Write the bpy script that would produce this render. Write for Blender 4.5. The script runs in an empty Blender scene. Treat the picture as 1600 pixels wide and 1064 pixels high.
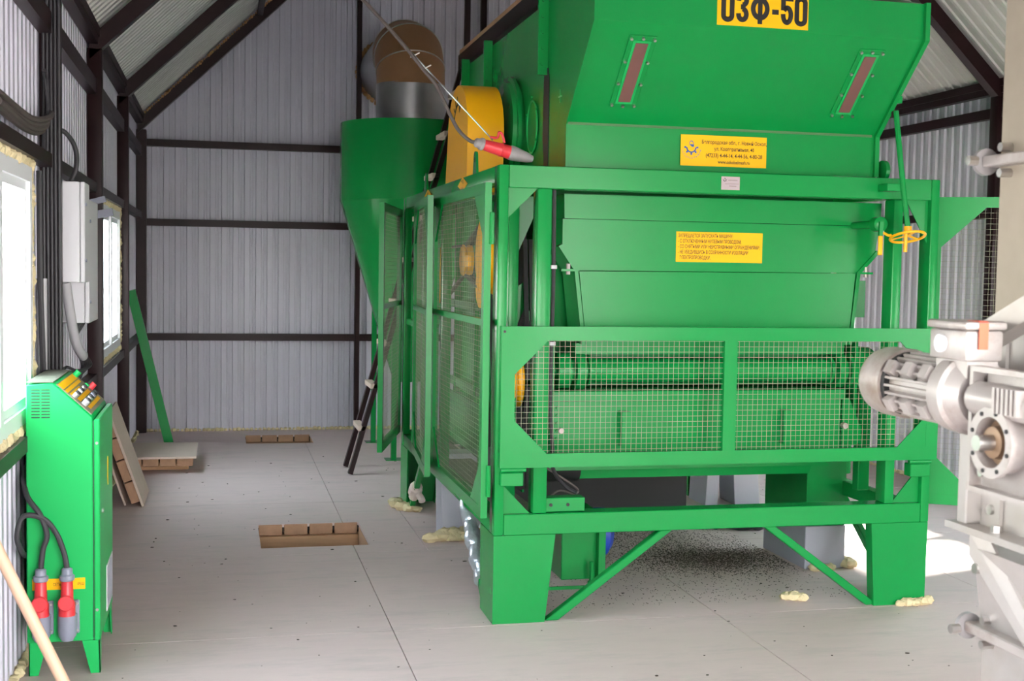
import bpy, bmesh, math, random
from mathutils import Vector, Matrix
random.seed(7)
sc = bpy.context.scene
COL = sc.collection
V = Vector

# ------------------------------------------------------------------ camera
F_PX, YAW, PITCH, ROLL, EYE = 1961.98, 0.2283, 0.0581, 0.0165, 1.6
cy_, sy_, cp_, sp_ = math.cos(YAW), math.sin(YAW), math.cos(PITCH), math.sin(PITCH)
fw = V((sy_*cp_, cy_*cp_, -sp_)); rt = V((cy_, -sy_, 0)); up = rt.cross(fw)
r2 = rt*math.cos(ROLL)+up*math.sin(ROLL); u2 = -rt*math.sin(ROLL)+up*math.cos(ROLL)
cd = bpy.data.cameras.new('camera'); cam = bpy.data.objects.new('camera', cd); COL.objects.link(cam)
cd.sensor_width = 36; cd.lens = F_PX/1600*36; cd.clip_start = .05; cd.clip_end = 300
cam.matrix_world = Matrix(((r2.x, u2.x, -fw.x, 0), (r2.y, u2.y, -fw.y, 0), (r2.z, u2.z, -fw.z, EYE), (0, 0, 0, 1)))
cd.dof.use_dof = True; cd.dof.focus_distance = 6.3; cd.dof.aperture_fstop = 7.0
sc.camera = cam
# ------------------------------------------------------------------ light
w = bpy.data.worlds.new('overcast_sky'); sc.world = w; w.use_nodes = True
nt = w.node_tree; bg = nt.nodes['Background']
tc = nt.nodes.new('ShaderNodeTexCoord'); sep = nt.nodes.new('ShaderNodeSeparateXYZ')
rmp = nt.nodes.new('ShaderNodeValToRGB')
rmp.color_ramp.elements[0].position = .0; rmp.color_ramp.elements[0].color = (1.0, .96, .91, 1)
rmp.color_ramp.elements[1].position = .6; rmp.color_ramp.elements[1].color = (.76, .87, 1.0, 1)
nt.links.new(tc.outputs['Generated'], sep.inputs[0]); nt.links.new(sep.outputs['Z'], rmp.inputs[0])
nt.links.new(rmp.outputs[0], bg.inputs[0]); bg.inputs[1].default_value = 5.0
sd = bpy.data.lights.new('sun', 'SUN'); sun = bpy.data.objects.new('sun', sd); COL.objects.link(sun)
sd.energy = 13.0; sd.angle = math.radians(5); sd.color = (1, .95, .87)
sun.rotation_euler = V((-1.0, -.2, -1.0)).to_track_quat('-Z', 'Y').to_euler()
sc.view_settings.view_transform = 'Standard'; sc.view_settings.look = 'None'
sc.view_settings.exposure = 2.2; sc.view_settings.gamma = 1.0; sc.view_settings.use_curve_mapping = False
sc.cycles.use_denoising = True
sc.cycles.max_bounces = 10; sc.cycles.diffuse_bounces = 7; sc.cycles.sample_clamp_indirect = 8

# ------------------------------------------------------------------ materials
def mat(name, rgb, rough=.5, metal=0., var=.0, vs=4., bump=0., bs=60., spec=.5, dirt=None, dirt_amt=.3, dirt_scale=3., stretch=(1, 1, 1), clear=0.):
    m = bpy.data.materials.new(name); m.use_nodes = True
    n = m.node_tree.nodes; l = m.node_tree.links; b = n['Principled BSDF']
    b.inputs['Base Color'].default_value = (*rgb, 1); b.inputs['Roughness'].default_value = rough
    b.inputs['Metallic'].default_value = metal; b.inputs['Specular IOR Level'].default_value = spec
    if clear: b.inputs['Coat Weight'].default_value = clear; b.inputs['Coat Roughness'].default_value = .12
    if var or bump or dirt:
        t = n.new('ShaderNodeTexCoord'); mp = n.new('ShaderNodeMapping'); mp.inputs['Scale'].default_value = stretch
        l.new(t.outputs['Object'], mp.inputs[0])
    if var or dirt:
        nz = n.new('ShaderNodeTexNoise'); nz.inputs['Scale'].default_value = vs; nz.inputs['Detail'].default_value = 5
        l.new(mp.outputs[0], nz.inputs['Vector'])
        mx = n.new('ShaderNodeMix'); mx.data_type = 'RGBA'
        a = [c*(1-var) for c in rgb]; c2 = [min(1, c*(1+var)) for c in rgb]
        mx.inputs[6].default_value = (*a, 1); mx.inputs[7].default_value = (*c2, 1)
        l.new(nz.outputs['Fac'], mx.inputs[0]); out = mx.outputs[2]
        if dirt:
            n2 = n.new('ShaderNodeTexNoise'); n2.inputs['Scale'].default_value = dirt_scale; n2.inputs['Detail'].default_value = 8; n2.inputs['Roughness'].default_value = .7
            l.new(mp.outputs[0], n2.inputs['Vector'])
            rp = n.new('ShaderNodeValToRGB'); rp.color_ramp.elements[0].position = .48; rp.color_ramp.elements[1].position = .72
            rp.color_ramp.elements[1].color = (dirt_amt,)*3+(1,)
            l.new(n2.outputs['Fac'], rp.inputs[0])
            m2 = n.new('ShaderNodeMix'); m2.data_type = 'RGBA'; m2.inputs[7].default_value = (*dirt, 1)
            l.new(rp.outputs[0], m2.inputs[0]); l.new(out, m2.inputs[6]); out = m2.outputs[2]
        l.new(out, b.inputs['Base Color'])
    if bump:
        nb = n.new('ShaderNodeTexNoise'); nb.inputs['Scale'].default_value = bs; nb.inputs['Detail'].default_value = 4
        l.new(mp.outputs[0], nb.inputs['Vector'])
        bp = n.new('ShaderNodeBump'); bp.inputs['Strength'].default_value = bump; bp.inputs['Distance'].default_value = .01
        l.new(nb.outputs['Fac'], bp.inputs['Height']); l.new(bp.outputs[0], b.inputs['Normal'])
    return m
M = {}
M['green'] = mat('green_enamel', (.0035, .245, .048), .27, var=.10, vs=2.5, bump=.02, bs=9, spec=.3, dirt=(.03, .24, .07), dirt_amt=.25, dirt_scale=2.2)
M['green2'] = mat('green_enamel_lit', (.006, .38, .085), .36, var=.06, vs=3, spec=.35)  # same green paint, brighter: window light on the cabinet put into the colour
M['yellow'] = mat('yellow_enamel', (.90, .42, .002), .38, spec=.3, var=.06, vs=3)
M['label_yellow'] = mat('yellow_vinyl', (.92, .47, .0), .5, spec=.25)
M['ink'] = mat('black_ink', (.006, .005, .005), .6)
M['ink_brown'] = mat('faded_print_ink', (.045, .016, .004), .6)
M['ink_blue'] = mat('blue_print_ink', (.03, .09, .36), .6)
M['brown'] = mat('brown_primer_steel', (.018, .006, .0075), .40, spec=.22, var=.25, vs=6, dirt=(.03, .016, .014), dirt_amt=.4)
M['sheet'] = mat('profiled_sheet_grey', (.52, .505, .585), .38, var=.05, vs=2, dirt=(.44, .40, .42), dirt_amt=.3, dirt_scale=1.4)
M['roof'] = mat('profiled_roof_sheet', (.50, .49, .47), .45, var=.06, vs=2)
M['floor'] = mat('dusty_plywood', (.63, .50, .475), .66, var=.16, vs=4.0, bump=.06, bs=120, dirt=(.44, .375, .355), dirt_amt=.75, dirt_scale=4, stretch=(.4, 1.6, 1))
M['foamold'] = mat('aged_foam', (.42, .24, .10), .85, var=.3, vs=30, bump=.6, bs=60)
M['foam'] = mat('mounting_foam', (.68, .57, .34), .85, var=.18, vs=30, bump=.6, bs=60)
M['wood'] = mat('sawn_timber', (.50, .29, .16), .7, var=.22, vs=10, stretch=(.6, 6, 6), bump=.1, bs=80)
M['woodend'] = mat('sawn_timber_end', (.40, .23, .14), .75, var=.3, vs=14, bump=.15, bs=70)
M['ply'] = mat('pale_plywood', (.58, .46, .38), .65, var=.10, vs=6, stretch=(1, 6, 1))
M['stick'] = mat('planed_pine', (.58, .37, .25), .55, var=.12, vs=6, stretch=(6, 6, .6))
M['galv'] = mat('galvanised_steel', (.46, .46, .47), .34, 1.0, var=.16, vs=9)
M['rust'] = mat('brown_filmed_steel', (.33, .17, .085), .45, .25, var=.22, vs=5)
M['foil'] = mat('foil_wrap', (.62, .66, .72), .28, .75, var=.2, vs=25, bump=.9, bs=28)
M['tape'] = mat('white_wrap', (.72, .62, .56), .5, var=.1, vs=20, bump=.5, bs=40)
M['chute'] = mat('grey_painted_steel', (.40, .40, .46), .42, var=.08, vs=4)
M['dark'] = mat('black_rubber_and_shade', (.012, .012, .013), .6)
M['cable'] = mat('dark_cable', (.035, .033, .038), .5)
M['gcable'] = mat('grey_cable', (.075, .058, .052), .5)
M['conduit'] = mat('grey_conduit', (.42, .41, .43), .5)
M['white'] = mat('white_pvc', (.80, .80, .82), .35)
M['boxwhite'] = mat('pale_grey_enclosure', (.62, .61, .64), .4, var=.03)
M['red'] = mat('red_plastic', (.62, .03, .04), .38, var=.08)
M['greyp'] = mat('grey_plastic', (.22, .23, .29), .45, var=.1)
M['steel'] = mat('bright_steel', (.62, .60, .58), .28, 1.0)
M['motor'] = mat('silver_motor_paint', (.42, .38, .36), .38, .25, var=.14, vs=8, dirt=(.22, .14, .09), dirt_amt=.75, dirt_scale=6)
M['elev'] = mat('spangled_zinc', (.42, .39, .37), .42, .35, var=.08, vs=25, dirt=(.36, .29, .21), dirt_amt=.45, dirt_scale=3)
M['hubdirt'] = mat('grimy_cast_metal', (.24, .15, .09), .45, .3, var=.3, vs=20)
M['dusttop'] = mat('dusty_painted_steel', (.13, .14, .10), .6, var=.2, vs=15, dirt=(.3, .28, .22), dirt_amt=.5, dirt_scale=20)
M['greyp2'] = mat('warm_grey_plastic', (.26, .24, .24), .45, var=.08)
M['elev_beige'] = mat('beige_zinc', (.33, .275, .215), .5, .2, var=.08, vs=25)  # warmer, darker tone for the upper casing
M['orange'] = mat('orange_tape', (.80, .13, .06), .5)
M['blue'] = mat('blue_motor_paint', (.015, .06, .42), .4)
M['grain'] = mat('spilled_grain', (.055, .040, .028), .85, var=.5, vs=40)
M['olive'] = mat('dusty_screen_pane', (.17, .075, .065), .35, var=.12, vs=12)
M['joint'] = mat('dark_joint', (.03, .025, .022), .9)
M['soil'] = mat('grey_yard', (.34, .32, .29), .9, var=.15, vs=1)
M['tarp'] = mat('dark_plastic_film', (.03, .04, .05), .3, bump=.8, bs=20)
M['plate'] = mat('aluminium_plate', (.42, .34, .35), .4, .2)
def glass():
    m = bpy.data.materials.new('window_glass'); m.use_nodes = True; n = m.node_tree.nodes; l = m.node_tree.links
    n.remove(n['Principled BSDF']); t = n.new('ShaderNodeBsdfTransparent'); t.inputs[0].default_value = (.93, .96, .95, 1)
    g = n.new('ShaderNodeBsdfGlossy'); g.inputs['Roughness'].default_value = .02
    mx = n.new('ShaderNodeMixShader'); mx.inputs[0].default_value = .05
    l.new(t.outputs[0], mx.inputs[1]); l.new(g.outputs[0], mx.inputs[2])
    l.new(mx.outputs[0], n['Material Output'].inputs[0]); return m
M['glass'] = glass()

# ------------------------------------------------------------------ mesh helpers
ORG = {}
class MB:
    def __init__(s): s.v = []; s.f = []
    def add(s, vs, fs):
        o = len(s.v); s.v += [V(a) for a in vs]; s.f += [tuple(i+o for i in f) for f in fs]; return s
    def hexa(s, p):
        return s.add(p, [(0, 3, 2, 1), (4, 5, 6, 7), (0, 1, 5, 4), (1, 2, 6, 5), (2, 3, 7, 6), (3, 0, 4, 7)])
    def box(s, x0, x1, y0, y1, z0, z1):
        return s.hexa([(x0, y0, z0), (x1, y0, z0), (x1, y1, z0), (x0, y1, z0), (x0, y0, z1), (x1, y0, z1), (x1, y1, z1), (x0, y1, z1)])
    def bar(s, a, b, w_, h_, upv=(0, 0, 1)):
        a, b = V(a), V(b); d = (b-a).normalized(); x = d.cross(V(upv))
        if x.length < 1e-4: x = d.cross(V((1, 0, 0)))
        x.normalize(); y = x.cross(d); x = x*w_/2; y = y*h_/2
        return s.hexa([a-x-y, a+x-y, b+x-y, b-x-y, a-x+y, a+x+y, b+x+y, b-x+y])
    def ring(s, c, ax, r, n, ph=0):
        ax = V(ax).normalized(); x = ax.cross(V((0, 0, 1)))
        if x.length < 1e-3: x = ax.cross(V((1, 0, 0)))
        x.normalize(); y = ax.cross(x)
        return [V(c)+x*(r*math.cos(ph+2*math.pi*k/n))+y*(r*math.sin(ph+2*math.pi*k/n)) for k in range(n)]
    def cyl(s, a, b, r, r_b=None, n=20, caps=True):
        a, b = V(a), V(b); d = b-a; rb = r if r_b is None else r_b
        vs = s.ring(a, d, r, n)+s.ring(b, d, rb, n)
        fs = [(k, (k+1) % n, n+(k+1) % n, n+k) for k in range(n)]
        if caps: fs += [tuple(range(n-1, -1, -1)), tuple(range(n, 2*n))]
        return s.add(vs, fs)
    def lathe(s, o, ax, prof, n=28, caps=True):           # prof: (distance along axis, radius)
        o, ax = V(o), V(ax).normalized(); vs = []; fs = []
        for d, r in prof: vs += s.ring(o+ax*d, ax, max(r, 1e-4), n)
        for i in range(len(prof)-1):
            for k in range(n): fs.append((i*n+k, i*n+(k+1) % n, (i+1)*n+(k+1) % n, (i+1)*n+k))
        if caps: fs += [tuple(range(n-1, -1, -1)), tuple(range((len(prof)-1)*n, len(prof)*n))]
        return s.add(vs, fs)
    def tube(s, pts, r, n=8, sm=6):
        P = [V(p) for p in pts]
        if sm > 1 and len(P) > 2:
            Q = []
            for i in range(len(P)-1):
                p0, p1, p2, p3 = P[max(0, i-1)], P[i], P[i+1], P[min(len(P)-1, i+2)]
                for k in range(sm):
                    t = k/sm
                    Q.append(.5*((2*p1)+(p2-p0)*t+(2*p0-5*p1+4*p2-p3)*t*t+(3*p1-p0-3*p2+p3)*t**3))
            P = Q+[P[-1]]
        d0 = (P[1]-P[0]).normalized(); x = d0.cross(V((0, 0, 1)))
        if x.length < 1e-3: x = d0.cross(V((1, 0, 0)))
        x.normalize(); vs = []; fs = []
        for i, p in enumerate(P):
            d = (P[min(i+1, len(P)-1)]-P[max(i-1, 0)]).normalized()
            x = (x-d*x.dot(d)).normalized(); y = d.cross(x)
            rr = r[min(i*len(r)//len(P), len(r)-1)] if isinstance(r, (list, tuple)) else r
            vs += [p+x*(rr*math.cos(2*math.pi*k/n))+y*(rr*math.sin(2*math.pi*k/n)) for k in range(n)]
        m = len(P)
        for i in range(m-1):
            for k in range(n): fs.append((i*n+k, i*n+(k+1) % n, (i+1)*n+(k+1) % n, (i+1)*n+k))
        fs += [tuple(range(n-1, -1, -1)), tuple(range((m-1)*n, m*n))]
        return s.add(vs, fs)
    def prism(s, poly, vec):
        n = len(poly); vec = V(vec); P = [V(p) for p in poly]
        return s.add(P+[p+vec for p in P], [tuple(range(n-1, -1, -1)), tuple(range(n, 2*n))]+[(k, (k+1) % n, n+(k+1) % n, n+k) for k in range(n)])
    def blob(s, c, r, sc_=(1, 1, 1), seed=0, n=10, m=6):
        rnd = random.Random(seed); vs = []; fs = []
        for i in range(m+1):
            th = math.pi*i/m
            for k in range(n):
                q = r*(1+rnd.uniform(-.2, .2)); ph = 2*math.pi*k/n
                vs.append(V(c)+V((q*math.sin(th)*math.cos(ph)*sc_[0], q*math.sin(th)*math.sin(ph)*sc_[1], q*math.cos(th)*sc_[2])))
        for i in range(m):
            for k in range(n): fs.append((i*n+k, (i+1)*n+k, (i+1)*n+(k+1) % n, i*n+(k+1) % n))
        return s.add(vs, fs)
    def xf(s, mtx): s.v = [mtx @ p for p in s.v]; return s
    def build(s, name, m, parent=None, smooth=False, bevel=0, kind=None, label=None):
        if parent is not None: R = ORG[parent]
        else:
            lo = [min(p[i] for p in s.v) for i in range(3)]; hi = [max(p[i] for p in s.v) for i in range(3)]
            R = V(((lo[0]+hi[0])/2, (lo[1]+hi[1])/2, lo[2]))
        me = bpy.data.meshes.new(name); me.from_pydata([tuple(p-R) for p in s.v], [], s.f)
        bm = bmesh.new(); bm.from_mesh(me)
        bmesh.ops.recalc_face_normals(bm, faces=bm.faces)
        if bevel: bmesh.ops.bevel(bm, geom=list(bm.edges), offset=bevel, segments=2 if bevel > .004 else 1, affect='EDGES', profile=.5, clamp_overlap=True)
        bm.to_mesh(me); bm.free()
        if smooth or bevel:
            for p in me.polygons: p.use_smooth = True
            me.set_sharp_from_angle(angle=math.radians(35))
        me.materials.append(M[m] if isinstance(m, str) else m)
        o = bpy.data.objects.new(name, me); COL.objects.link(o)
        if parent is not None: o.parent = parent
        else: o.location = R
        ORG[o] = R
        if kind: o['kind'] = kind
        if label: o['label'] = label
        return o
def thing(name, label, cat, loc, group=None, kind=None):
    o = bpy.data.objects.new(name, None); COL.objects.link(o); o.location = loc; o.empty_display_size = .1
    o['label'] = label; o['category'] = cat; ORG[o] = V(loc)
    if group: o['group'] = group
    if kind: o['kind'] = kind
    return o
def tag(o, label, cat, group=None, kind=None):
    o['label'] = label; o['category'] = cat
    if group: o['group'] = group
    if kind: o['kind'] = kind
    return o
def B(name, m, parent, *a, bevel=0, label=None):       # one box part
    return MB().box(*a).build(name, m, parent, bevel=bevel, label=label)
def inst(o, parent, delta):                              # a copy of a part sharing its mesh
    c = o.copy(); COL.objects.link(c); c.parent = parent; c.location = V(o.location)+V(delta); ORG[c] = ORG[o]; return c
def text(s, size, m, parent, org, xd, yd, name='lettering', sx=1., align='LEFT', off=0., label=None):
    cu = bpy.data.curves.new('t', 'FONT'); cu.body = s; cu.size = size; cu.align_x = align; cu.offset = off; cu.resolution_u = 3
    t = bpy.data.objects.new('t', cu); COL.objects.link(t)
    dg = bpy.context.evaluated_depsgraph_get(); me = bpy.data.meshes.new_from_object(t.evaluated_get(dg))
    bpy.data.objects.remove(t); bpy.data.curves.remove(cu)
    xd, yd = V(xd).normalized(), V(yd).normalized(); nd = xd.cross(yd); R = ORG[parent]
    for v in me.vertices:
        v.co = V(org)+xd*(v.co.x*sx)+yd*v.co.y+nd*.0008-R
    me.materials.clear(); me.materials.append(M[m])
    o = bpy.data.objects.new(name, me); COL.objects.link(o); o.parent = parent; ORG[o] = R
    return o

# ------------------------------------------------------------------ the hall
XL, XR, YB, YF = -.784, 5.34, 12.24, -.7
ROOF_K = .965
def rafter_z(x): return 2.84+ROOF_K*(min(x, 4.556-x)+.688)      # underside of the rafters
RIDGE = 2.278
def roof_z(x): return rafter_z(x)+.17
def profile(a, b, pitch=.106, dep=.016):
    """sheet profile: distances across and depths of a trapezoid sheet between a and b"""
    out = []; k = math.floor(a/pitch)
    while k*pitch < b+pitch:
        o = k*pitch
        for d, h in ((0, 0), (.007, dep), (.052, dep), (.059, 0), (.076, 0), (.080, .003), (.084, 0)): out.append((o+d, h))
        k += 1
    out = [p for p in out if a < p[0] < b]
    return [(a, 0)]+out+[(b, 0)]
def sheet(name, parent, m, a, b, place, lo, hi):
    """place(t, depth, h) -> world point; lo/hi give the ends of the sheet at t"""
    pr = profile(a, b); vs = []; fs = []
    for t, d in pr: vs += [place(t, d, lo(t)), place(t, d, hi(t))]
    for i in range(len(pr)-1): fs.append((2*i, 2*i+2, 2*i+3, 2*i+1))
    return MB().add(vs, fs).build(name, m, parent)
# floor of 1.525 m plywood squares, two hatch openings
floor = thing('floor', 'dusty grey plywood sheet floor with two square hatch openings', 'floor', (2.2, 5.4, 0), kind='structure')
HOLES = [(.224, .838, 7.114, 7.76), (.222, .82, 11.31, 11.87)]
xs = [XL, .741, 2.262, 3.787, XR]; ys = [YF, .825, 2.35, 3.875, 5.40, 6.925, 8.45, 9.975, 11.5, YB]
def floor_piece(x0, x1, y0, y1):
    g = .0022; mb = MB(); x0 += g; x1 -= g; y0 += g; y1 -= g
    hs = [h for h in HOLES if h[0] < x1 and h[1] > x0 and h[2] < y1 and h[3] > y0]
    cx = sorted({x0, x1, *[min(max(c, x0), x1) for h in hs for c in h[:2]]}); cyy = sorted({y0, y1, *[min(max(c, y0), y1) for h in hs for c in h[2:]]})
    for i in range(len(cx)-1):
        for j in range(len(cyy)-1):
            mx, my = (cx[i]+cx[i+1])/2, (cyy[j]+cyy[j+1])/2
            if any(h[0] < mx < h[1] and h[2] < my < h[3] for h in hs): continue
            mb.box(cx[i], cx[i+1], cyy[j], cyy[j+1], -.018, 0)
    mb.build('plywood_sheet', 'floor', floor)
for j in range(len(ys)-1):
    row = list(xs)
    if abs(ys[j]-6.925) < .01: row = [XL, .741, 1.143, 2.9, 3.787, XR]
    for i in range(len(row)-1): floor_piece(row[i], row[i+1], ys[j], ys[j+1])
mb = MB()                                                # dark underside between the joints and pit linings
cx = [XL, HOLES[0][0], HOLES[0][1], XR]; cyy = [YF, HOLES[0][2], HOLES[0][3], HOLES[1][2], HOLES[1][3], YB]
for i in range(3):
    for j in range(5):
        if i == 1 and j in (1, 3): continue
        mb.box(cx[i], cx[i+1], cyy[j], cyy[j+1], -.04, -.02)
mb.build('subfloor', 'joint', floor)
for h in HOLES:                                          # hatch curbs of sawn beams
    x0, x1, y0, y1 = h; n = 4; wd = (x1-x0)/n
    for k in range(n):
        B('beam_end', 'woodend', floor, x0+k*wd+.006, x0+(k+1)*wd-.006, y1-.006, y1+.06, -.068, -.001, bevel=.004)
        B('beam_end', 'woodend', floor, x0+k*wd+.006, x0+(k+1)*wd-.006, y0-.06, y0+.002, -.068, -.02, bevel=.004)
    B('pit_beam', 'wood', floor, x0-.05, x1+.05, y1-.035, y1+.06, -.165, -.071, bevel=.005)
    B('pit_beam', 'wood', floor, x1-.002, x1+.06, y0, y1-.04, -.16, -.019, bevel=.005)
    B('pit_beam', 'wood', floor, x0-.06, x0+.002, y0, y1-.04, -.16, -.019, bevel=.005)
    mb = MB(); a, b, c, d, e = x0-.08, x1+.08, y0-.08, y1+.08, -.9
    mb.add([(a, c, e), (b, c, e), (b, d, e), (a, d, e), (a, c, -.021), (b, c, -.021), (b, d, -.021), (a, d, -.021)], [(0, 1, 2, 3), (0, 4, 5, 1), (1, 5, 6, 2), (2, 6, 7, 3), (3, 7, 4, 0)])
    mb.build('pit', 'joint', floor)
tag(MB().box(-40, 45, -45, 50, -1.1, -1.0).build('ground', 'soil'), 'grey yard ground outside the hall', 'ground', kind='structure')

# back wall
wb = thing('wall_back', 'pale corrugated metal gable wall with brown steel rails at the far end', 'wall', (2.2, YB, 0), kind='structure')
a = XL
while a < XR-.05:
    b = min(a+1.06, XR)
    sheet('corrugated_sheet', wb, 'sheet', a, b, lambda t, d, h: V((t, YB-d, h)), lambda t: 0., lambda t: roof_z(t)+.02)
    a = b
for zt in (2.732, 1.9985, .93):
    B('girt', 'brown', wb, XL+.02, XR-.02, YB-.09, YB-.02, zt-.065, zt)
for x0 in (XL+.02, 1.26, 2.47, 3.66, XR-.11):
    B('post', 'brown', wb, x0, x0+(.09 if x0 < 0 or x0 > 5 else .045), YB-.11, YB-.02, 0, rafter_z(x0+.05), bevel=.004)
def foam_line(parent, p0, p1, n, r, seed):
    rnd = random.Random(seed); mb = MB(); p0, p1 = V(p0), V(p1)
    for k in range(n):
        p = p0.lerp(p1, (k+.5)/n); L = (p1-p0).length/n
        mb.blob(p, r*rnd.uniform(.7, 1.25), (1.1, 1.1, .8), seed*99+k, 7, 4)
    return mb.build('foam_seal', 'foam', parent, smooth=True)
foam_line(wb, (XL+.05, YB-.03, .012), (XR-.05, YB-.03, .012), 150, .021, 1)
# side walls
WZ0, WZ1 = .932, 1.998
wl = thing('wall_left', 'pale corrugated metal side wall with brown steel posts on the left', 'wall', (XL, 5.4, 0), kind='structure')
wr = thing('wall_right', 'pale corrugated metal side wall with brown posts on the right', 'wall', (XR, 5.4, 0), kind='structure')
WIN_L = [(1.6, 3.2), (3.86, 5.40), (8.35, 9.93)]; WIN_R = [(1.2, 3.2), (6.2, 7.76), (10.2, 11.75)]
def side_wall(par, X, sgn, wins):
    ze = roof_z(X)
    pl = lambda t, d, h: V((X+sgn*d, t, h))
    cuts = sorted({YF, YB, *[c for w_ in wins for c in w_]})
    for i in range(len(cuts)-1):
        a0, b0 = cuts[i], cuts[i+1]; iswin = any(w_[0] <= a0 and b0 <= w_[1] for w_ in wins)
        n = max(1, round((b0-a0)/1.06))
        for k in range(n):
            a, b = a0+(b0-a0)*k/n, a0+(b0-a0)*(k+1)/n
            if iswin:
                sheet('corrugated_sheet', par, 'sheet', a, b, pl, lambda t: 0., lambda t: WZ0)
                sheet('corrugated_sheet', par, 'sheet', a, b, pl, lambda t: WZ1, lambda t: ze)
            else: sheet('corrugated_sheet', par, 'sheet', a, b, pl, lambda t: 0., lambda t: ze)
    x0, x1 = sorted((X+sgn*.016, X+sgn*.10))
    for yp in (-.35, 1.85, 3.80, 5.805, 7.80, 9.97):
        if not any(w_[0]-.02 < yp < w_[1]-.06 for w_ in wins):
            B('post', 'brown', par, x0, x1, yp, yp+.09, 0, rafter_z(X+sgn*.1)-.0, bevel=.005)
    g0, g1 = sorted((X+sgn*.016, X+sgn*.07))
    for za, zb in ((2.575, 2.665) if sgn > 0 else (2.70, 2.77), (WZ1+.002, WZ1+.06), (WZ0-.062, WZ0-.002)):
        B('girt', 'brown', par, g0, g1, YF+.02, YB-.12, za, zb)
    e0, e1 = sorted((X+sgn*.02, X+sgn*.08))
    B('eave_beam', 'brown', par, e0, e1, YF+.02, YB-.12, 2.865, 2.935)
    foam_line(par, (X+sgn*.025, 3.0, .012), (X+sgn*.025, YB-.1, .012), 150, .022, 3 if sgn > 0 else 4)
side_wall(wl, XL, 1, WIN_L); side_wall(wr, XR, -1, WIN_R)
# front wall with the open gate behind the camera
wf = thing('wall_front', 'pale corrugated metal end wall with a wide open gateway', 'wall', (2.2, YF, 0), kind='structure')
GX0, GX1, GZ = .3, 3.5, 2.5
for a, b, lo in ((XL, GX0, 0), (GX0, GX1, GZ), (GX1, XR, 0)):
    sheet('corrugated_sheet', wf, 'sheet', a, b, lambda t, d, h: V((t, YF+d, h)), lambda t, lo=lo: lo, lambda t: roof_z(t))
B('gate_post', 'brown', wf, GX0-.1, GX0, YF+.02, YF+.12, 0, GZ+.1); B('gate_post', 'brown', wf, GX1, GX1+.1, YF+.02, YF+.12, 0, GZ+.1)
B('gate_lintel', 'brown', wf, GX0, GX1, YF+.02, YF+.12, GZ, GZ+.1)
# windows
def window(n, X, sgn, y0, y1, label):
    t = thing('window_%d' % n, label, 'window', (X, (y0+y1)/2, WZ0), kind='structure')
    f = .06; xa, xb = sorted((X-sgn*.02, X+sgn*.045))
    mb = MB(); mb.box(xa, xb, y0+.03, y1-.03, WZ0+.03, WZ0+.03+f); mb.box(xa, xb, y0+.03, y1-.03, WZ1-.03-f, WZ1-.03)
    mb.box(xa, xb, y0+.03, y0+.03+f, WZ0+.03+f, WZ1-.03-f); mb.box(xa, xb, y1-.03-f, y1-.03, WZ0+.03+f, WZ1-.03-f)
    mb.build('window_frame', 'white', t)
    ym = (y0+y1)/2; B('mullion', 'white', t, xa, xb, ym-.035, ym+.035, WZ0+.03+f, WZ1-.03-f)
    for p0, p1 in ((y0+.09, ym-.035), (ym+.035, y1-.09)):
        B('pane', 'glass', t, X+sgn*.006, X+sgn*.012, p0, p1, WZ0+.09, WZ1-.09)
        s0, s1 = sorted((X-sgn*.012, X+sgn*.03)); mb = MB()
        mb.box(s0, s1, p0, p0+.035, WZ0+.09, WZ1-.09); mb.box(s0, s1, p1-.035, p1, WZ0+.09, WZ1-.09)
        mb.box(s0, s1, p0+.035, p1-.035, WZ0+.09, WZ0+.125); mb.box(s0, s1, p0+.035, p1-.035, WZ1-.125, WZ1-.09); mb.build('sash', 'white', t)
    mb = MB(); rnd = random.Random(n); xm = X+sgn*.03
    def run(p, q, k):
        for i in range(k):
            c = V(p).lerp(V(q), (i+.5)/k); mb.blob(c, .024*rnd.uniform(.8, 1.3), (.9, 1.2, 1.2), n*50+i, 7, 4)
    run((xm, y0+.01, WZ0), (xm, y0+.01, WZ1), 34); run((xm, y1-.01, WZ0), (xm, y1-.01, WZ1), 34)
    run((xm, y0, WZ0+.01), (xm, y1, WZ0+.01), 44); run((xm, y0, WZ1-.01), (xm, y1, WZ1-.01), 44)
    mb.build('foam_seal', 'foam', t, smooth=True)
window(1, XL, 1, *WIN_L[1], 'white plastic window sealed with yellow foam beside the control cabinet')
window(2, XL, 1, *WIN_L[2], 'narrow glaring white window beyond the electrical boxes')
window(3, XR, -1, *WIN_R[1], 'bright white window in the right wall behind the elevator casing')
window(4, XL, 1, *WIN_L[0], 'white plastic window in the left wall beside the camera')
window(5, XR, -1, *WIN_R[0], 'white plastic window in the right wall next to the gateway')
window(6, XR, -1, *WIN_R[2], 'unseen white window added behind the machine to light the far end')  # unseen window, added to brighten the cyclone and the back of the hall
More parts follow.
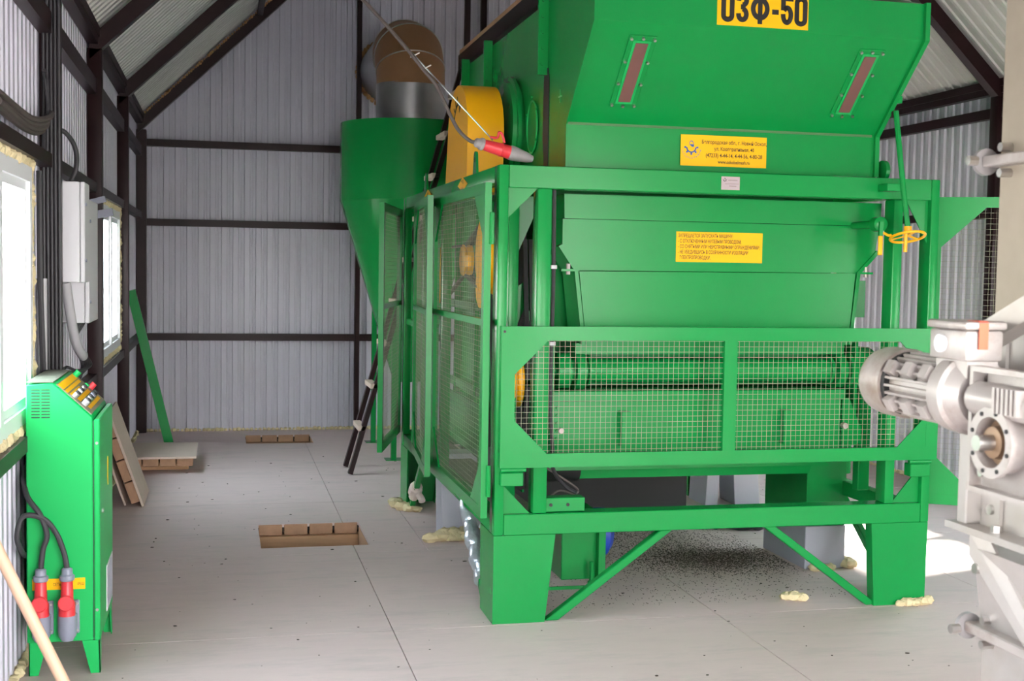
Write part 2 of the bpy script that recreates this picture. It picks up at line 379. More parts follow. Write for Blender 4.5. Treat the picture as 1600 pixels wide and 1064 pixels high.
# roof
cl = thing('ceiling', 'underside of corrugated pitched roof with brown steel rafters', 'ceiling', (RIDGE, 5.4, 2.85), kind='structure')
for side in (0, 1):
    xe = XL-.25 if side == 0 else XR+.25
    y = YF-.3
    while y < YB+.25:
        b = min(y+1.06, YB+.3)
        pr = profile(y, b); vs = []; fs = []
        for t, d in pr: vs += [(xe, t, roof_z(xe)+d), (RIDGE, t, roof_z(RIDGE)+d)]
        for i in range(len(pr)-1): fs.append((2*i, 2*i+2, 2*i+3, 2*i+1))
        MB().add(vs, fs).build('roof_sheet', 'roof', cl); y = b
for yp in (-.35, 1.85, 3.80, 5.805, 7.80, 9.97, YB-.12):
    for side in (0, 1):
        xe = XL+.03 if side == 0 else XR-.03
        p = [(xe, yp, rafter_z(xe)), (RIDGE, yp, rafter_z(RIDGE)), (RIDGE, yp, rafter_z(RIDGE)+.125), (xe, yp, rafter_z(xe)+.125)]
        MB().prism(p, (0, .085, 0)).build('rafter', 'brown', cl)
for xp in (XL+.06, .75, RIDGE-.06, 3.8, XR-.06):
    B('purlin', 'brown', cl, xp-.03, xp+.03, YF, YB, roof_z(xp)-.065, roof_z(xp)-.012)
MB().bar((.35, 11.0, rafter_z(.35)+.10), (.35, YB-.06, rafter_z(.35)+.10), .05, .06).build('roof_tie', 'brown', cl)
mb = MB()
for k in range(150):
    x = XL+.1+k*.0195; mb.blob((x, YB-.125, rafter_z(x)+.128), random.uniform(.008, .016), (1, 1, 1), 900+k, 6, 4)
    mb.blob((4.556-x, YB-.125, rafter_z(x)+.128), random.uniform(.008, .016), (1, 1, 1), 1960+k, 6, 4)
mb.build('foam_seal', 'foamold', cl, smooth=True)
mb = MB()
for k in range(9): mb.blob((3.92+k*.035, 7.83, rafter_z(3.92+k*.035)+.135), .04, (1, 1, .7), 700+k, 7, 4)
mb.build('foam_lump', 'foam', cl, smooth=True)

# ------------------------------------------------------------------ grain cleaning machine
X0, X1, Y0, Y1 = 1.19, 3.35, 5.42, 8.39
gm = thing('grain_cleaning_machine', 'large green grain cleaning machine in an open steel frame with mesh guards', 'machine', (2.27, 6.9, 0))
BV = .006
# posts and beams
for n_, a in (('corner_post', (X0, X0+.045, Y0, Y0+.10)), ('corner_post', (X1-.045, X1, Y0, Y0+.10)), ('corner_post', (X0, X0+.045, Y1-.10, Y1)), ('corner_post', (X1-.045, X1, Y1-.10, Y1)),
              ('post', (1.37, 1.435, Y0+.01, Y0+.10)), ('post', (3.115, 3.165, Y0+.01, Y0+.10)), ('post', (X0, X0+.05, 6.83, 6.90)), ('post', (X0, X0+.045, 7.52, 7.59)), ('post', (X1-.045, X1, 6.83, 6.90))):
    z0, z1 = (.40, 2.052) if n_ == 'corner_post' else (.494, 1.952)
    B(n_, 'green', gm, *a, z0, z1, bevel=BV)
B('top_beam', 'green', gm, X0+.045, X1-.045, Y0+.002, Y0+.10, 1.952, 2.051, bevel=.003)
B('lower_beam', 'green', gm, X0+.045, X1-.045, Y0+.002, Y0+.10, .40, .494, bevel=.003)
B('top_beam', 'green', gm, X0+.045, X1-.045, Y1-.10, Y1-.002, 1.952, 2.051, bevel=.003)
B('lower_beam', 'green', gm, X0+.045, X1-.045, Y1-.10, Y1-.002, .40, .494, bevel=.003)
for xa, xb in ((X0+.002, X0+.07), (X1-.07, X1-.002)):
    B('top_side_beam', 'green', gm, xa, xb, Y0+.10, Y1-.10, 1.975, 2.051, bevel=.005)
    B('lower_side_beam', 'green', gm, xa, xb, Y0+.10, Y1-.10, .40, .478, bevel=.005)
# gusset plates on the front
def plate(poly, vec, name='gusset_plate', m='green', parent=gm): return MB().prism(poly, vec).build(name, m, parent)
yg = Y0+.03
plate([(X0+.045, yg, 1.952), (1.372, yg, 1.952), (X0+.045, yg, 1.816)], (0, .008, 0))
plate([(X1-.045, yg, 1.952), (3.19, yg, 1.952), (X1-.045, yg, 1.75)], (0, .008, 0))
plate([(X0+.045, yg, .494), (1.36, yg, .494), (X0+.045, yg, .625)], (0, .008, 0))
plate([(X1-.045, yg, .494), (3.165, yg, .494), (X1-.045, yg, .66)], (0, .008, 0))
# bracket under the hinge pin, hinge pins
for xh, sg in ((X0+.02, 1), (X1-.02, -1)):
    B('hinge_block', 'green', gm, *sorted((xh, xh+sg*.105)), Y0-.032, Y0+.03, .628, .69, bevel=.004)
    MB().cyl((xh, Y0-.03, .702), (xh+sg*.115, Y0-.03, .702), .011, n=12).build('hinge_pin', 'green', gm, smooth=True)
# legs
def leg(xa_t, xb_t, xa_b, xb_b, y, ysign, xs_, ye):
    mb = MB(); t = .008*ysign
    mb.prism([(xa_t, y, .40), (xb_t, y, .40), (xb_b, y, 0), (xa_b, y, 0)], (0, t, 0))
    sx = .008 if xs_ < 2 else -.008
    y2 = y+ysign*.0085; mb.prism([(xs_, y2, .40), (xs_, ye, .40), (xs_, ye-ysign*.02, 0), (xs_, y2, 0)], (sx, 0, 0))
    inn_t, inn_b = (xb_t, xb_b) if xs_ < 2 else (xa_t, xa_b)
    mb.prism([(inn_t, y2, .40), (inn_t, y+ysign*.06, .40), (inn_b, y+ysign*.06, 0), (inn_b, y2, 0)], (-sx, 0, 0))
    return mb.build('leg', 'green', gm)
leg(X0, 1.476, X0, 1.432, Y0, 1, X0, 5.717); leg(3.046, X1-.004, 3.071, X1-.008, Y0, 1, X1-.004, 5.70)
leg(X0, 1.46, X0, 1.42, Y1, -1, X0, 8.09); leg(3.22, X1, 3.24, X1, Y1, -1, X1, 8.29)
# diagonal braces
def brace(a, b, up_=(0, 1, 0), wd=.042):
    return MB().bar(a, b, wd, .035, up_).build('brace', 'green', gm, bevel=.004)
for m_ in (0, 1):
    q_ = [(1.437, .0), (1.50, .0), (2.045, .40), (1.985, .40)]; q_ = q_ if m_ == 0 else [(4.56-x+(-.02), z) for x, z in q_]
    MB().prism([(x, Y0+.015, z) for x, z in q_], (0, .045, 0)).build('brace', 'green', gm, bevel=.004)
br = brace((X0+.03, 5.70, .012), (X0+.03, 6.19, .395), (1, 0, 0)); brace((X1-.03, 5.70, .012), (X1-.03, 6.25, .395), (1, 0, 0))
mb = MB(); a, b = V((X0+.03, 5.80, .10)), V((X0+.03, 6.20, .405))
mb.tube([a.lerp(b, k/12)+V((random.uniform(-.006, .006), 0, random.uniform(-.006, .006))) for k in range(13)], [.036, .043, .038, .045, .037, .044, .040], 12, 3)
mb.build('foil_wrapping', 'foil', br, smooth=True)
br = brace((X0+.03, 8.10, .012), (X0+.03, 7.62, .395), (1, 0, 0))
mb = MB(); mb.tube([(X0+.03, 7.985, .11), (X0+.03, 7.94, .145), (X0+.03, 7.90, .18), (X0+.03, 7.865, .205)], [.034, .046, .043, .03], 10, 4); mb.tube([(X0+.035, 7.92, .15), (X0+.06, 7.88, .12), (X0+.065, 7.86, .10)], .022, 8, 3)
mb.build('white_wrapping', 'tape', br, smooth=True)
# lifting eyes on the side beam
for yy in (6.08, 7.60):
    mb = MB(); c = V((X0+.02, yy, 2.05))
    pts = [c+V((0, -.045, 0)), c+V((0, -.03, .075))]+[c+V((0, .03*math.cos(t), .085+.03*math.sin(t))) for t in [math.pi-k*math.pi/6 for k in range(1, 6)]]+[c+V((0, .03, .075)), c+V((0, .045, 0))]
    mb.prism(pts, (.012, 0, 0)); e = mb.build('lifting_eye', 'green', gm)
    MB().cyl(c+V((-.001, 0, .075)), c+V((.013, 0, .075)), .013, n=12).build('eye_hole', 'dark', e)
MB().cyl((3.08, Y0+.08, 2.09), (3.10, Y0+.08, 2.09), .05, n=20).build('lifting_eye', 'green', gm)

# wire mesh helper: panel in a local frame (origin, u, v), holes clipped by chamfers
def wires(name, parent, o, u, v, U, Vv, cell, r, ch=0., m='mesh'):
    o, u, v = V(o), V(u).normalized(), V(v).normalized(); nrm = u.cross(v); mb = MB()
    def strip(p, q):
        d = (q-p).normalized(); s_ = d.cross(nrm)*r; t = nrm*r
        mb.add([p-s_-t, p+s_-t, p+s_+t, p-s_+t, q-s_-t, q+s_-t, q+s_+t, q-s_+t], [(0, 1, 5, 4), (1, 2, 6, 5), (2, 3, 7, 6), (3, 0, 4, 7)])
    def clip(a, L, W):
        lo, hi = 0, L
        for dd in (a, W-a):
            if dd < ch: lo = max(lo, ch-dd); hi = min(hi, L-(ch-dd))
        return lo, hi
    k = cell/2
    while k < U:
        a, b = clip(k, Vv, U)
        strip(o+u*k+v*a, o+u*k+v*b); k += cell
    k = cell/2
    while k < Vv:
        a, b = clip(k, U, Vv)
        strip(o+v*k+u*a+nrm*r*1.5, o+v*k+u*b+nrm*r*1.5); k += cell
    return mb.build(name, m, parent, kind='stuff')
M['mesh'] = mat('galvanised_wire', (.27, .28, .19), .5)
# front guard (hinged barrier)
GX, GXX, GZ0, GZ1, GY = 1.203, 3.354, .712, 1.341, 5.375
fg = MB(); r_ = .062
fg.box(GX, GXX, GY, GY+.035, GZ1-r_, GZ1); fg.box(GX, GXX, GY, GY+.035, GZ0, GZ0+r_)
fg.box(GX, GX+r_, GY, GY+.035, GZ0+r_, GZ1-r_); fg.box(GXX-r_, GXX, GY, GY+.035, GZ0+r_, GZ1-r_)
fgo = fg.build('front_guard_frame', 'green', gm, label='green hinged guard frame across the front')
B('middle_bar', 'green', fgo, 2.252, 2.314, GY, GY+.035, GZ0+r_, GZ1-r_)
for (xc, sx) in ((GX+r_, 1), (GXX-r_, -1)):
    for (zc, sz) in ((GZ0+r_, 1), (GZ1-r_, -1)):
        MB().prism([(xc, GY+.001, zc), (xc+sx*.15, GY+.001, zc), (xc, GY+.001, zc+sz*.15)], (0, .006, 0)).build('corner_plate', 'green', fgo)
wires('wire_mesh', fgo, (GX+r_, GY+.02, GZ0+r_), (1, 0, 0), (0, 0, 1), GXX-GX-2*r_, GZ1-GZ0-2*r_, .0245, .0007)
MB().cyl((1.216, GY-.002, 1.318), (1.216, GY+.004, 1.318), .006, n=10).build('bolt_hole', 'dark', fgo)
# side doors with wire mesh
def mesh_door(o, u, W, hinge_near, cell=.024, z0=.482, z1=1.972):
    o, u = V(o), V(u).normalized(); v = V((0, 0, 1)); nrm = u.cross(v); H_ = z1-z0; f = .05; t = .03
    mb = MB()
    def bx(a0, a1, b0, b1, n0=0, n1=t):
        p = [o+u*a+v*(b-0)+nrm*c for c in (n0, n1) for a, b in ((a0, b0), (a1, b0), (a1, b1), (a0, b1))]
        mb.hexa(p)
    bx(0, f, 0, H_); bx(W-f, W, 0, H_); bx(f, W-f, 0, f); bx(f, W-f, H_-f, H_); bx(f, W-f, H_*.575, H_*.575+.03)
    d = mb.build('mesh_door', 'green', gm)
    for (a, sa) in ((f, 1), (W-f, -1)):
        for (b, sb) in ((f, 1), (H_-f, -1)):
            pp = [o+u*a+v*b, o+u*(a+sa*.20)+v*b, o+u*a+v*(b+sb*.19)]
            MB().prism([p+nrm*.018 for p in pp], nrm*.010).build('corner_plate', 'green', d)
    wires('wire_mesh', d, o+u*f+v*f+nrm*.012, u, v, W-2*f, H_-2*f, cell, .00045)
    return d
zb = .482
d1 = mesh_door((X0-.032, 6.80, zb), (0, -1, 0), 1.38, True)
for zz in (1.70, .58):
    MB().cyl((X0-.03, 5.415, zz), (X0-.03, 5.415, zz+.14), .011, n=10).build('hinge', 'green', d1, smooth=True)
MB().cyl((X0-.033, 6.76, 1.90), (X0-.030, 6.76, 1.90), .007, n=8).build('bolt_hole', 'dark', d1)
mesh_door((X0-.03, 7.52, zb), (-.075, -.98, 0), .98, True)
mesh_door((X0-.005, 8.38, zb), (-.235, -.91, 0), .98, True)
mesh_door((X1+.005, 5.50, zb), (math.cos(math.radians(30)), -math.sin(math.radians(30)), 0), 1.36, True, cell=.026)
# hazard diamonds on the side beam
for yy in (6.277, 7.371):
    c = V((X0-.003, yy, 2.0)); h = MB().prism([c+V((0, -.13, .012)), c+V((0, 0, -.02)), c+V((0, .13, .012)), c+V((0, 0, .05))], (.003, 0, 0)).build('warning_sign', 'label_yellow', gm)
    mb = MB()
    for k in range(7):
        a = random.uniform(-.03, .03); b = random.uniform(-.028, .028); q = c+V((-.0008, a, b)); mb.prism([q, q+V((0, .012, .004)), q+V((0, .006, .014))], (-.0005, 0, 0))
    mb.build('pictogram', 'ink', h)
# horizontal rails in the side opening
B('side_rail', 'green', gm, X0+.01, X0+.05, 7.59, 8.29, 1.21, 1.25, bevel=.004)
B('side_rail', 'green', gm, X0+.01, X0+.05, 6.90, 7.52, 1.30, 1.34, bevel=.004)

# upper aspiration body and hood
HX0, HX1 = 1.518, 3.045
prof = [(5.52, 2.06), (5.52, 2.255), (5.11, 2.64), (5.11, 2.80), (5.35, 2.87), (7.85, 2.87), (7.85, 2.06)]
mb = MB().prism([(HX0, y, z) for y, z in prof], (HX1-HX0, 0, 0))
body = mb.build('aspiration_body', 'green', gm)
B('seam_strip', mat('painted_seam', (.06, .17, .055), .6), gm, HX0+.003, HX1-.012, 5.514, 5.526, 2.250, 2.268)
# raised edge lips on the hood's right and left sides
for xx, wdt in ((HX1, .022), (HX0-.006, .006)):
    o_ = [(5.50, 2.06), (5.50, 2.25), (5.09, 2.635), (5.09, 2.802), (5.13, 2.802), (5.13, 2.65), (5.545, 2.265), (5.545, 2.06)]
    MB().prism([(xx, y, z) for y, z in o_], (wdt, 0, 0)).build('hood_edge', 'green', body)
# bolted flanges across the side
def bolts(parent, pts, nrm, r=.008, m='green'):
    for p in pts: MB().cyl(V(p), V(p)+V(nrm)*.01, r, n=6).build('bolt', m, parent)
for yy, z0 in ((5.88, 2.52), (7.16, 2.40), (7.845, 2.06)):
    f = B('flange', 'green', body, HX0-.05, HX0+.002, yy-.012, yy+.012, z0, 2.90, bevel=.003)
    bolts(f, [(HX0-.03, yy-.012, z0+.05+k*.075) for k in range(5)], (0, -1, 0), m='steel' if yy > 7.5 else 'green')
plate([(HX0-.004, y_, z_) for y_, z_ in ((5.83, 2.50), (5.85, 2.55), (5.90, 2.56), (5.93, 2.50), (5.935, 2.22), (5.91, 2.13), (5.91, 2.06), (5.83, 2.06))], (.003, 0, 0), 'side_slot', 'dark', body)
mb = MB()                                                # oval access cover
pts = [(HX0-.008, 6.13+.10*math.cos(t), 2.30+.13*math.sin(t)) for t in [k*math.pi/12 for k in range(24)]]
ov = mb.prism(pts, (.006, 0, 0)).build('access_cover', 'green', body, bevel=.002)
MB().tube([(HX0-.009, 6.13+.10*math.cos(k*math.pi/16), 2.30+.13*math.sin(k*math.pi/16)) for k in range(33)], .005, 6, 1).build('cover_rim', 'green2', ov, smooth=True)
bolts(ov, [(HX0-.008, 6.13+.12*math.cos(t), 2.30+.15*math.sin(t)) for t in [k*math.pi/3+.5 for k in range(6)]], (-1, 0, 0), .006)
# small cross weld mark plate
MB().box(HX0-.003, HX0, 5.60, 5.66, 2.385, 2.391).box(HX0-.003, HX0, 5.627, 5.633, 2.36, 2.42).build('centre_mark', 'green2', body)
# round fan housing and the yellow belt guard beside it
MB().lathe((HX0-.06, 6.58, 2.33), (1, 0, 0), [(0, .20), (.0, .25), (.02, .255), (.022, .28), (.04, .28), (.042, .25), (.06, .25)]).build('fan_collar', 'green', gm, smooth=True)
mb = MB(); gx0, gx1 = 1.225, 1.415
arc = [(6.64+.29*math.cos(t), 2.30+.26*math.sin(t)) for t in [k*math.pi/14 for k in range(15)]]
pf = [(6.36, 2.0)]+[(y, z) for y, z in reversed(arc)]+[(7.0, 2.0)]
guard = mb.prism([(gx0, y, z) for y, z in pf], (gx1-gx0, 0, 0)).build('belt_guard', 'yellow', gm, smooth=True, label='yellow rounded sheet-metal belt guard')
bm_pts = [(gx0-.001, 6.62+.11*math.cos(t), 2.36+.10*math.sin(t)) for t in [.3+k*.18 for k in range(11)]]
mb = MB()
for k in range(10):
    p, q = V(bm_pts[k]), V(bm_pts[k+1]); mb.bar(p, q, .012, .002, (1, 0, 0))
for k in (2, 4, 6):
    p = V(bm_pts[k]); mb.bar(p, p+V((0, (6.62-p.y)*-.45, (2.36-p.z)*-.45)), .008, .002, (1, 0, 0))
p = V(bm_pts[10]); mb.prism([p+V((0, .02, -.035)), p+V((0, -.03, 0)), p+V((0, .03, .02))], (-.001, 0, 0))
mb.build('rotation_arrow', 'ink', guard)
B('guard_foot', 'yellow', guard, gx0, gx1, 6.36, 7.02, 1.985, 2.0)
# inspection panes on the sloping hood face
sl = V((0, 5.11-5.52, 2.64-2.255)); sl.normalize(); sn = V((0, -sl.z, sl.y)); sn = sn if sn.y < 0 else -sn
def hood_pt(x, s_): return V((x, 5.52, 2.255))+sl*s_
for xc in (1.752, 2.826):
    mb = MB(); a0, a1 = .145, .465
    poly = [hood_pt(xc-.062, a0-.035), hood_pt(xc+.062, a0-.035), hood_pt(xc+.062, a1+.035), hood_pt(xc-.062, a1+.035)]
    fr = mb.prism(poly, sn*.006).build('inspection_frame', 'green', body, bevel=.002)
    mb = MB().prism([p+sn*.006 for p in (hood_pt(xc-.04, a0-.012), hood_pt(xc+.04, a0-.012), hood_pt(xc+.04, a1+.012), hood_pt(xc-.04, a1+.012))], sn*.004); mb.build('pane_rim', 'green2', fr)
    MB().prism([p+sn*.0102 for p in (hood_pt(xc-.028, a0), hood_pt(xc+.028, a0), hood_pt(xc+.028, a1), hood_pt(xc-.028, a1))], sn*.002).build('pane', 'olive', fr, label='dusty reddish inspection pane')
    for sx in (-1, 1):
        for k in range(4): bolts(fr, [hood_pt(xc+sx*.052, a0-.02+k*(a1-a0+.04)/3)+sn*.006], sn, .007, 'steel')
    bolts(fr, [hood_pt(xc, a1+.024)+sn*.006, hood_pt(xc, a0-.024)+sn*.006], sn, .007, 'steel')
# stickers
def sticker(x0, x1, y, z0, z1, m='label_yellow', name='sticker', parent=gm, label=None):
    return B(name, m, parent, x0, x1, y-.0015, y, z0, z1, label=label)
s1 = sticker(2.064, 2.487, 5.11, 2.652, 2.795, name='model_sticker', label='yellow sticker with black model lettering')
def stroke_text(parent, glyphs, h, y, z0, th):
    def arcpts(cx, cz, rx, rz, a0, a1, n=14): return [(cx+rx*math.cos(a0+(a1-a0)*k/n), cz+rz*math.sin(a0+(a1-a0)*k/n)) for k in range(n+1)]
    pi = math.pi
    def rrect(w_): return arcpts(w_/2, .5+.32-.02, w_/2-th/2, .14, 0, pi)+arcpts(w_/2, .5-.30, w_/2-th/2, .14, pi, 2*pi)+[(w_-th/2, .8)]
    W = {'O': .50, 'Z': .48, 'F': .72, '-': .22, '5': .48}
    t = th/2
    P = {'O': [rrect(.50)], '-': [[(.0, .42), (.22, .42)]],
         'Z': [arcpts(.24, .76, .24-t, .16, pi*1.02, -pi*.45)+arcpts(.24, .27, .24-t, .19, pi*.45, -pi*1.02)],
         'F': [[(.36, -.02), (.36, 1.02)], arcpts(.36, .50, .36-t, .32, 0, 2*pi, 28)],
         '5': [[(.46, .92), (t, .92), (t, .52)], arcpts(.24, .34, .24-t, .26, pi*.78, -pi*1.02, 18)]}
    for ch, x0 in glyphs:
        mb = MB()
        for path in P[ch]:
            pts = [V((x0+px*h, y, z0+pz*h)) for px, pz in path]
            for k in range(len(pts)-1):
                d = pts[k+1]-pts[k]
                if d.length < 1e-6: continue
                d.normalize(); nn = V((-d.z, 0, d.x))*(th*h/2); e = d*(th*h*.10)
                yk = V((0, -.0001*(k % 2), 0))
                mb.prism([pts[k]-nn-e+yk, pts[k+1]-nn+e+yk, pts[k+1]+nn+e+yk, pts[k]+nn-e+yk], (0, -.0006, 0))
        mb.build('model_lettering', 'ink', parent)
kx = .423/142
stroke_text(s1, [(c_, 2.064+(u_-1120)*kx) for c_, u_ in (('O', 1126), ('Z', 1149), ('F', 1171.5), ('-', 1205.5), ('5', 1218.5), ('O', 1240))], .121, 5.1083, 2.6695, .18)
s2 = sticker(2.064, 2.49, 5.512, 2.084, 2.226, name='address_sticker', label='yellow address sticker with a blue gear emblem')
for s_, z, sz in (('Белгородская обл., г. Новый Оскол,', 2.187, .0235), ('ул. Кооперативная, 40', 2.157, .0235), ('(47233) 4-44-14, 4-44-56, 4-80-28', 2.126, .0255), ('www.oskolselmash.ru', 2.098, .0225)):
    text(s_, sz, 'ink_brown', s2, (2.328, 5.5105, z), (1, 0, 0), (0, 0, 1), sx=.80, align='CENTER', off=.0004)
def emblem(parent, c, R, y, m='ink_blue'):
    mb = MB(); n = 20
    def P(a, r): return V((c[0]+r*math.cos(a), y-.0008, c[1]+r*math.sin(a)))
    for k in range(n):
        a0, a1 = math.pi*(1+k/n)+.0, math.pi*(1+(k+1)/n); mb.prism([P(a0, R*.62), P(a1, R*.62), P(a1, R*.82), P(a0, R*.82)], (0, -.0006, 0))
    for k in range(5):
        a = math.pi*(1+(k+.0)/4); mb.prism([P(a-.14, R*.8), P(a+.14, R*.8), P(a+.12, R*1.12), P(a-.12, R*1.12)], (0, -.0006, 0))
    x, z = c
    mb.prism([(x-R*.35, y-.0008, z+R*.45), (x+R*.42, y-.0008, z+R*.45), (x+R*.38, y-.0008, z+R*.05), (x+R*.05, y-.0008, z+R*.1)], (0, -.0006, 0))
    for k in range(10):
        a0, a1 = math.pi*k/10, math.pi*(k+1)/10; q = lambda a, r: V((x+r*math.cos(a), y-.0008, z+R*.5+r*1.5*math.sin(a)))
        mb.prism([q(a0, R*.26), q(a1, R*.26), q(a1, R*.34), q(a0, R*.34)], (0, -.0006, 0))
    return mb.build('emblem', m, parent)
emblem(s2, (2.116, 2.168), .031, 5.5105)
for k, ch in enumerate('ОСКОЛСЕЛЬМАШ'):
    a = math.pi*(1.06+.88*k/11); text(ch, .0105, 'ink_blue', s2, (2.116+.048*math.cos(a), 5.5105, 2.163+.048*math.sin(a)), (-math.sin(a), 0, math.cos(a)), (-math.cos(a), 0, -math.sin(a)), align='CENTER')
s3 = sticker(2.232, 2.322, Y0+.002, 1.972, 2.032, 'plate', 'rating_plate', label='small aluminium rating plate')
emblem(s3, (2.248, 2.018), .009, Y0+.0005, 'ink')
MB().box(2.25, 2.318, Y0-.0005, Y0+.0003, 1.9985, 1.9995).box(2.265, 2.31, Y0-.0005, Y0+.0003, 2.015, 2.0165).box(2.27, 2.305, Y0-.0005, Y0+.0003, 1.988, 1.9895).build('printed_lines', 'ink_brown', s3)
# lower hopper front (inside the frame)
hy = 5.60
def face(poly, depth, name, y=hy, m='green', parent=gm): return MB().prism([(x, y, z) for x, z in poly], (0, depth, 0)).build(name, m, parent)
hop = face([(1.537, 1.942), (3.145, 1.942), (3.14, 1.83), (1.540, 1.83)], .30, 'hopper_top_band')
face([(1.533, 1.828), (3.14, 1.828), (3.12, 1.705), (3.02, 1.60), (1.612, 1.592), (1.533, 1.706)], .30, 'hopper_apron', hy+.004)
face([(1.615, 1.588), (3.015, 1.598), (2.985, 1.25), (1.655, 1.25)], .30, 'hopper_throat', hy-.002)
for sx, pts in ((1, [(1.533, 1.706), (1.612, 1.592), (1.655, 1.25)]), (-1, [(3.12, 1.705), (3.02, 1.60), (2.985, 1.25)])):
    for k in range(2):
        a, b = pts[k], pts[k+1]; MB().bar((a[0]-sx*.012, hy+.02, a[1]), (b[0]-sx*.012, hy+.02, b[1]), .018, .05, (0, 1, 0)).build('edge_angle', 'green', gm)
    MB().cyl((pts[1][0]-sx*.05, hy, pts[1][1]-.02), (pts[1][0]-sx*.05, hy, pts[1][1]+.03), .010, n=8).build('clamp_bolt', 'motor', gm)
    B('clamp_tab', 'green', gm, *sorted((pts[1][0]-sx*.085, pts[1][0]+sx*.0)), hy-.01, hy+.02, pts[1][1]-.005, pts[1][1]+.005)
s4 = sticker(2.087, 2.524, hy+.003, 1.640, 1.782, name='warning_sticker', label='yellow warning sticker with five lines of print')
for k, s_ in enumerate(('ЗАПРЕЩАЕТСЯ ЗАПУСКАТЬ МАШИНУ:', '- С ОТКЛЮЧЕННЫМ НУЛЕВЫМ ПРОВОДОМ;', '- СО СНЯТЫМИ ИЛИ НЕИСПРАВНЫМИ ОГРАЖДЕНИЯМИ;', '- НЕ УБЕДИВШИСЬ В СОХРАННОСТИ ИЗОЛЯЦИИ', '  ЭЛЕКТРОПРОВОДКИ.')):
    text(s_, .0235, 'ink_brown', s4, (2.096, hy+.0015, 1.756-.0258*k), (1, 0, 0), (0, 0, 1), sx=.62, off=.0003)
# body shell behind the hopper
B('body_side', 'green', gm, 1.50, 1.515, 5.95, 8.10, .78, 2.06); B('body_side', 'green', gm, 3.05, 3.065, 5.95, 8.10, .78, 2.06)
B('body_back', 'green', gm, 1.515, 3.05, 8.08, 8.10, .78, 2.06)
B('body_front', 'green', gm, 1.515, 3.05, 5.95, 5.965, .60, 2.05)
for yy in (6.55, 7.25, 7.9):
    B('body_rib', 'green', gm, 1.455, 1.50, yy-.02, yy+.02, .8, 2.0, bevel=.003)
B('body_rib', 'green', gm, 1.455, 1.50, 5.97, 8.1, 1.34, 1.39, bevel=.003)
B('body_rib', 'green', gm, 1.46, 1.50, 5.97, 8.1, .84, .89, bevel=.003)
# inner post seen behind the left front post with a sloped bracket
B('inner_post', 'green', gm, 1.325, 1.375, 5.80, 5.86, .494, 1.95, bevel=.005)
plate([(1.375, 5.86, 1.94), (1.50, 5.86, 1.94), (1.375, 5.86, 1.65)], (0, .01, 0))
plate([(1.375, 5.86, 1.50), (1.50, 5.86, 1.60), (1.375, 5.86, 1.30)], (0, .01, 0))
# rotor drum tubes behind the front guard
def rotor(z, y, r, xa, xb):
    d = MB().cyl((xa, y, z), (xb, y, z), r, n=28).build('rotor_tube', 'green', gm, smooth=True)
    for x, s_ in ((xa, -1), (xb, 1)):
        MB().lathe((x, y, z), (s_, 0, 0), [(0, r*1.25), (.012, r*1.25), (.013, r*.9), (.03, r*.9), (.031, r*1.55), (.075, r*1.5), (.076, r*.9), (.10, r*.9), (.101, r*1.45), (.16, r*1.4), (.165, r*.5), (.19, r*.5)]).build('bearing_hub', 'green', d, smooth=True)
        for k in range(8):
            a = k*math.pi/4; c = V((x+s_*.033, y+r*1.1*math.cos(a), z+r*1.1*math.sin(a))); MB().cyl(c, c+V((s_*.016, 0, 0)), .011, n=6).build('bolt', 'dark', d)
rotor(1.118, 5.71, .06, 1.70, 2.93)
B('drum_housing', 'green', gm, 1.62, 3.0, 5.80, 5.96, 1.04, 1.30)
B('drum_cover', 'green', gm, 1.62, 3.0, 5.66, 5.80, 1.20, 1.25)
B('bearing_plate', 'green', gm, 1.50, 1.515, 5.64, 5.95, .98, 1.30); B('bearing_plate', 'green', gm, 3.05, 3.065, 5.64, 5.95, .80, 1.30)
MB().lathe((3.08, 5.74, 1.135), (1, 0, 0), [(0, .03), (.0, .095), (.02, .10), (.09, .095), (.13, .07), (.14, .02)]).build('bearing_hub', 'green', gm, smooth=True)
B('bearing_stand', 'green', gm, 3.147, 3.21, 5.75, 5.81, .50, 1.10, bevel=.004)
# lower tray with handles
ty = 5.63
tray = MB().box(1.502, 2.975, ty, ty+.30, .742, .978).build('lower_tray', 'green', gm)
B('tray_flange', 'green', tray, 1.49, 2.985, ty-.03, ty+.30, .982, 1.03, bevel=.003)
for xc in (1.853, 2.672):
    MB().box(xc-.022, xc+.022, ty-.05, ty, .770, .778).box(xc-.022, xc+.022, ty-.05, ty, .925, .933).box(xc-.022, xc+.022, ty-.056, ty-.049, .770, .933).build('handle', 'green', tray)
plate([(2.985, ty, .985), (3.02, ty, .985), (3.09, ty, .83), (3.09, ty, .76), (2.985, ty, .735)], (0, .012, 0), 'tray_side', 'green', tray)
for k in range(6): MB().cyl((1.53, ty, .77+k*.036), (1.53, ty-.012, .77+k*.036), .008, n=6).build('bolt', 'green', tray)
MB().cyl((1.545, ty, .845), (1.545, ty-.03, .845), .013, n=8).build('wing_nut', 'motor', tray)
MB().cyl((2.99, ty, .85), (2.99, ty-.03, .85), .015, n=8).build('wing_nut', 'motor', tray)
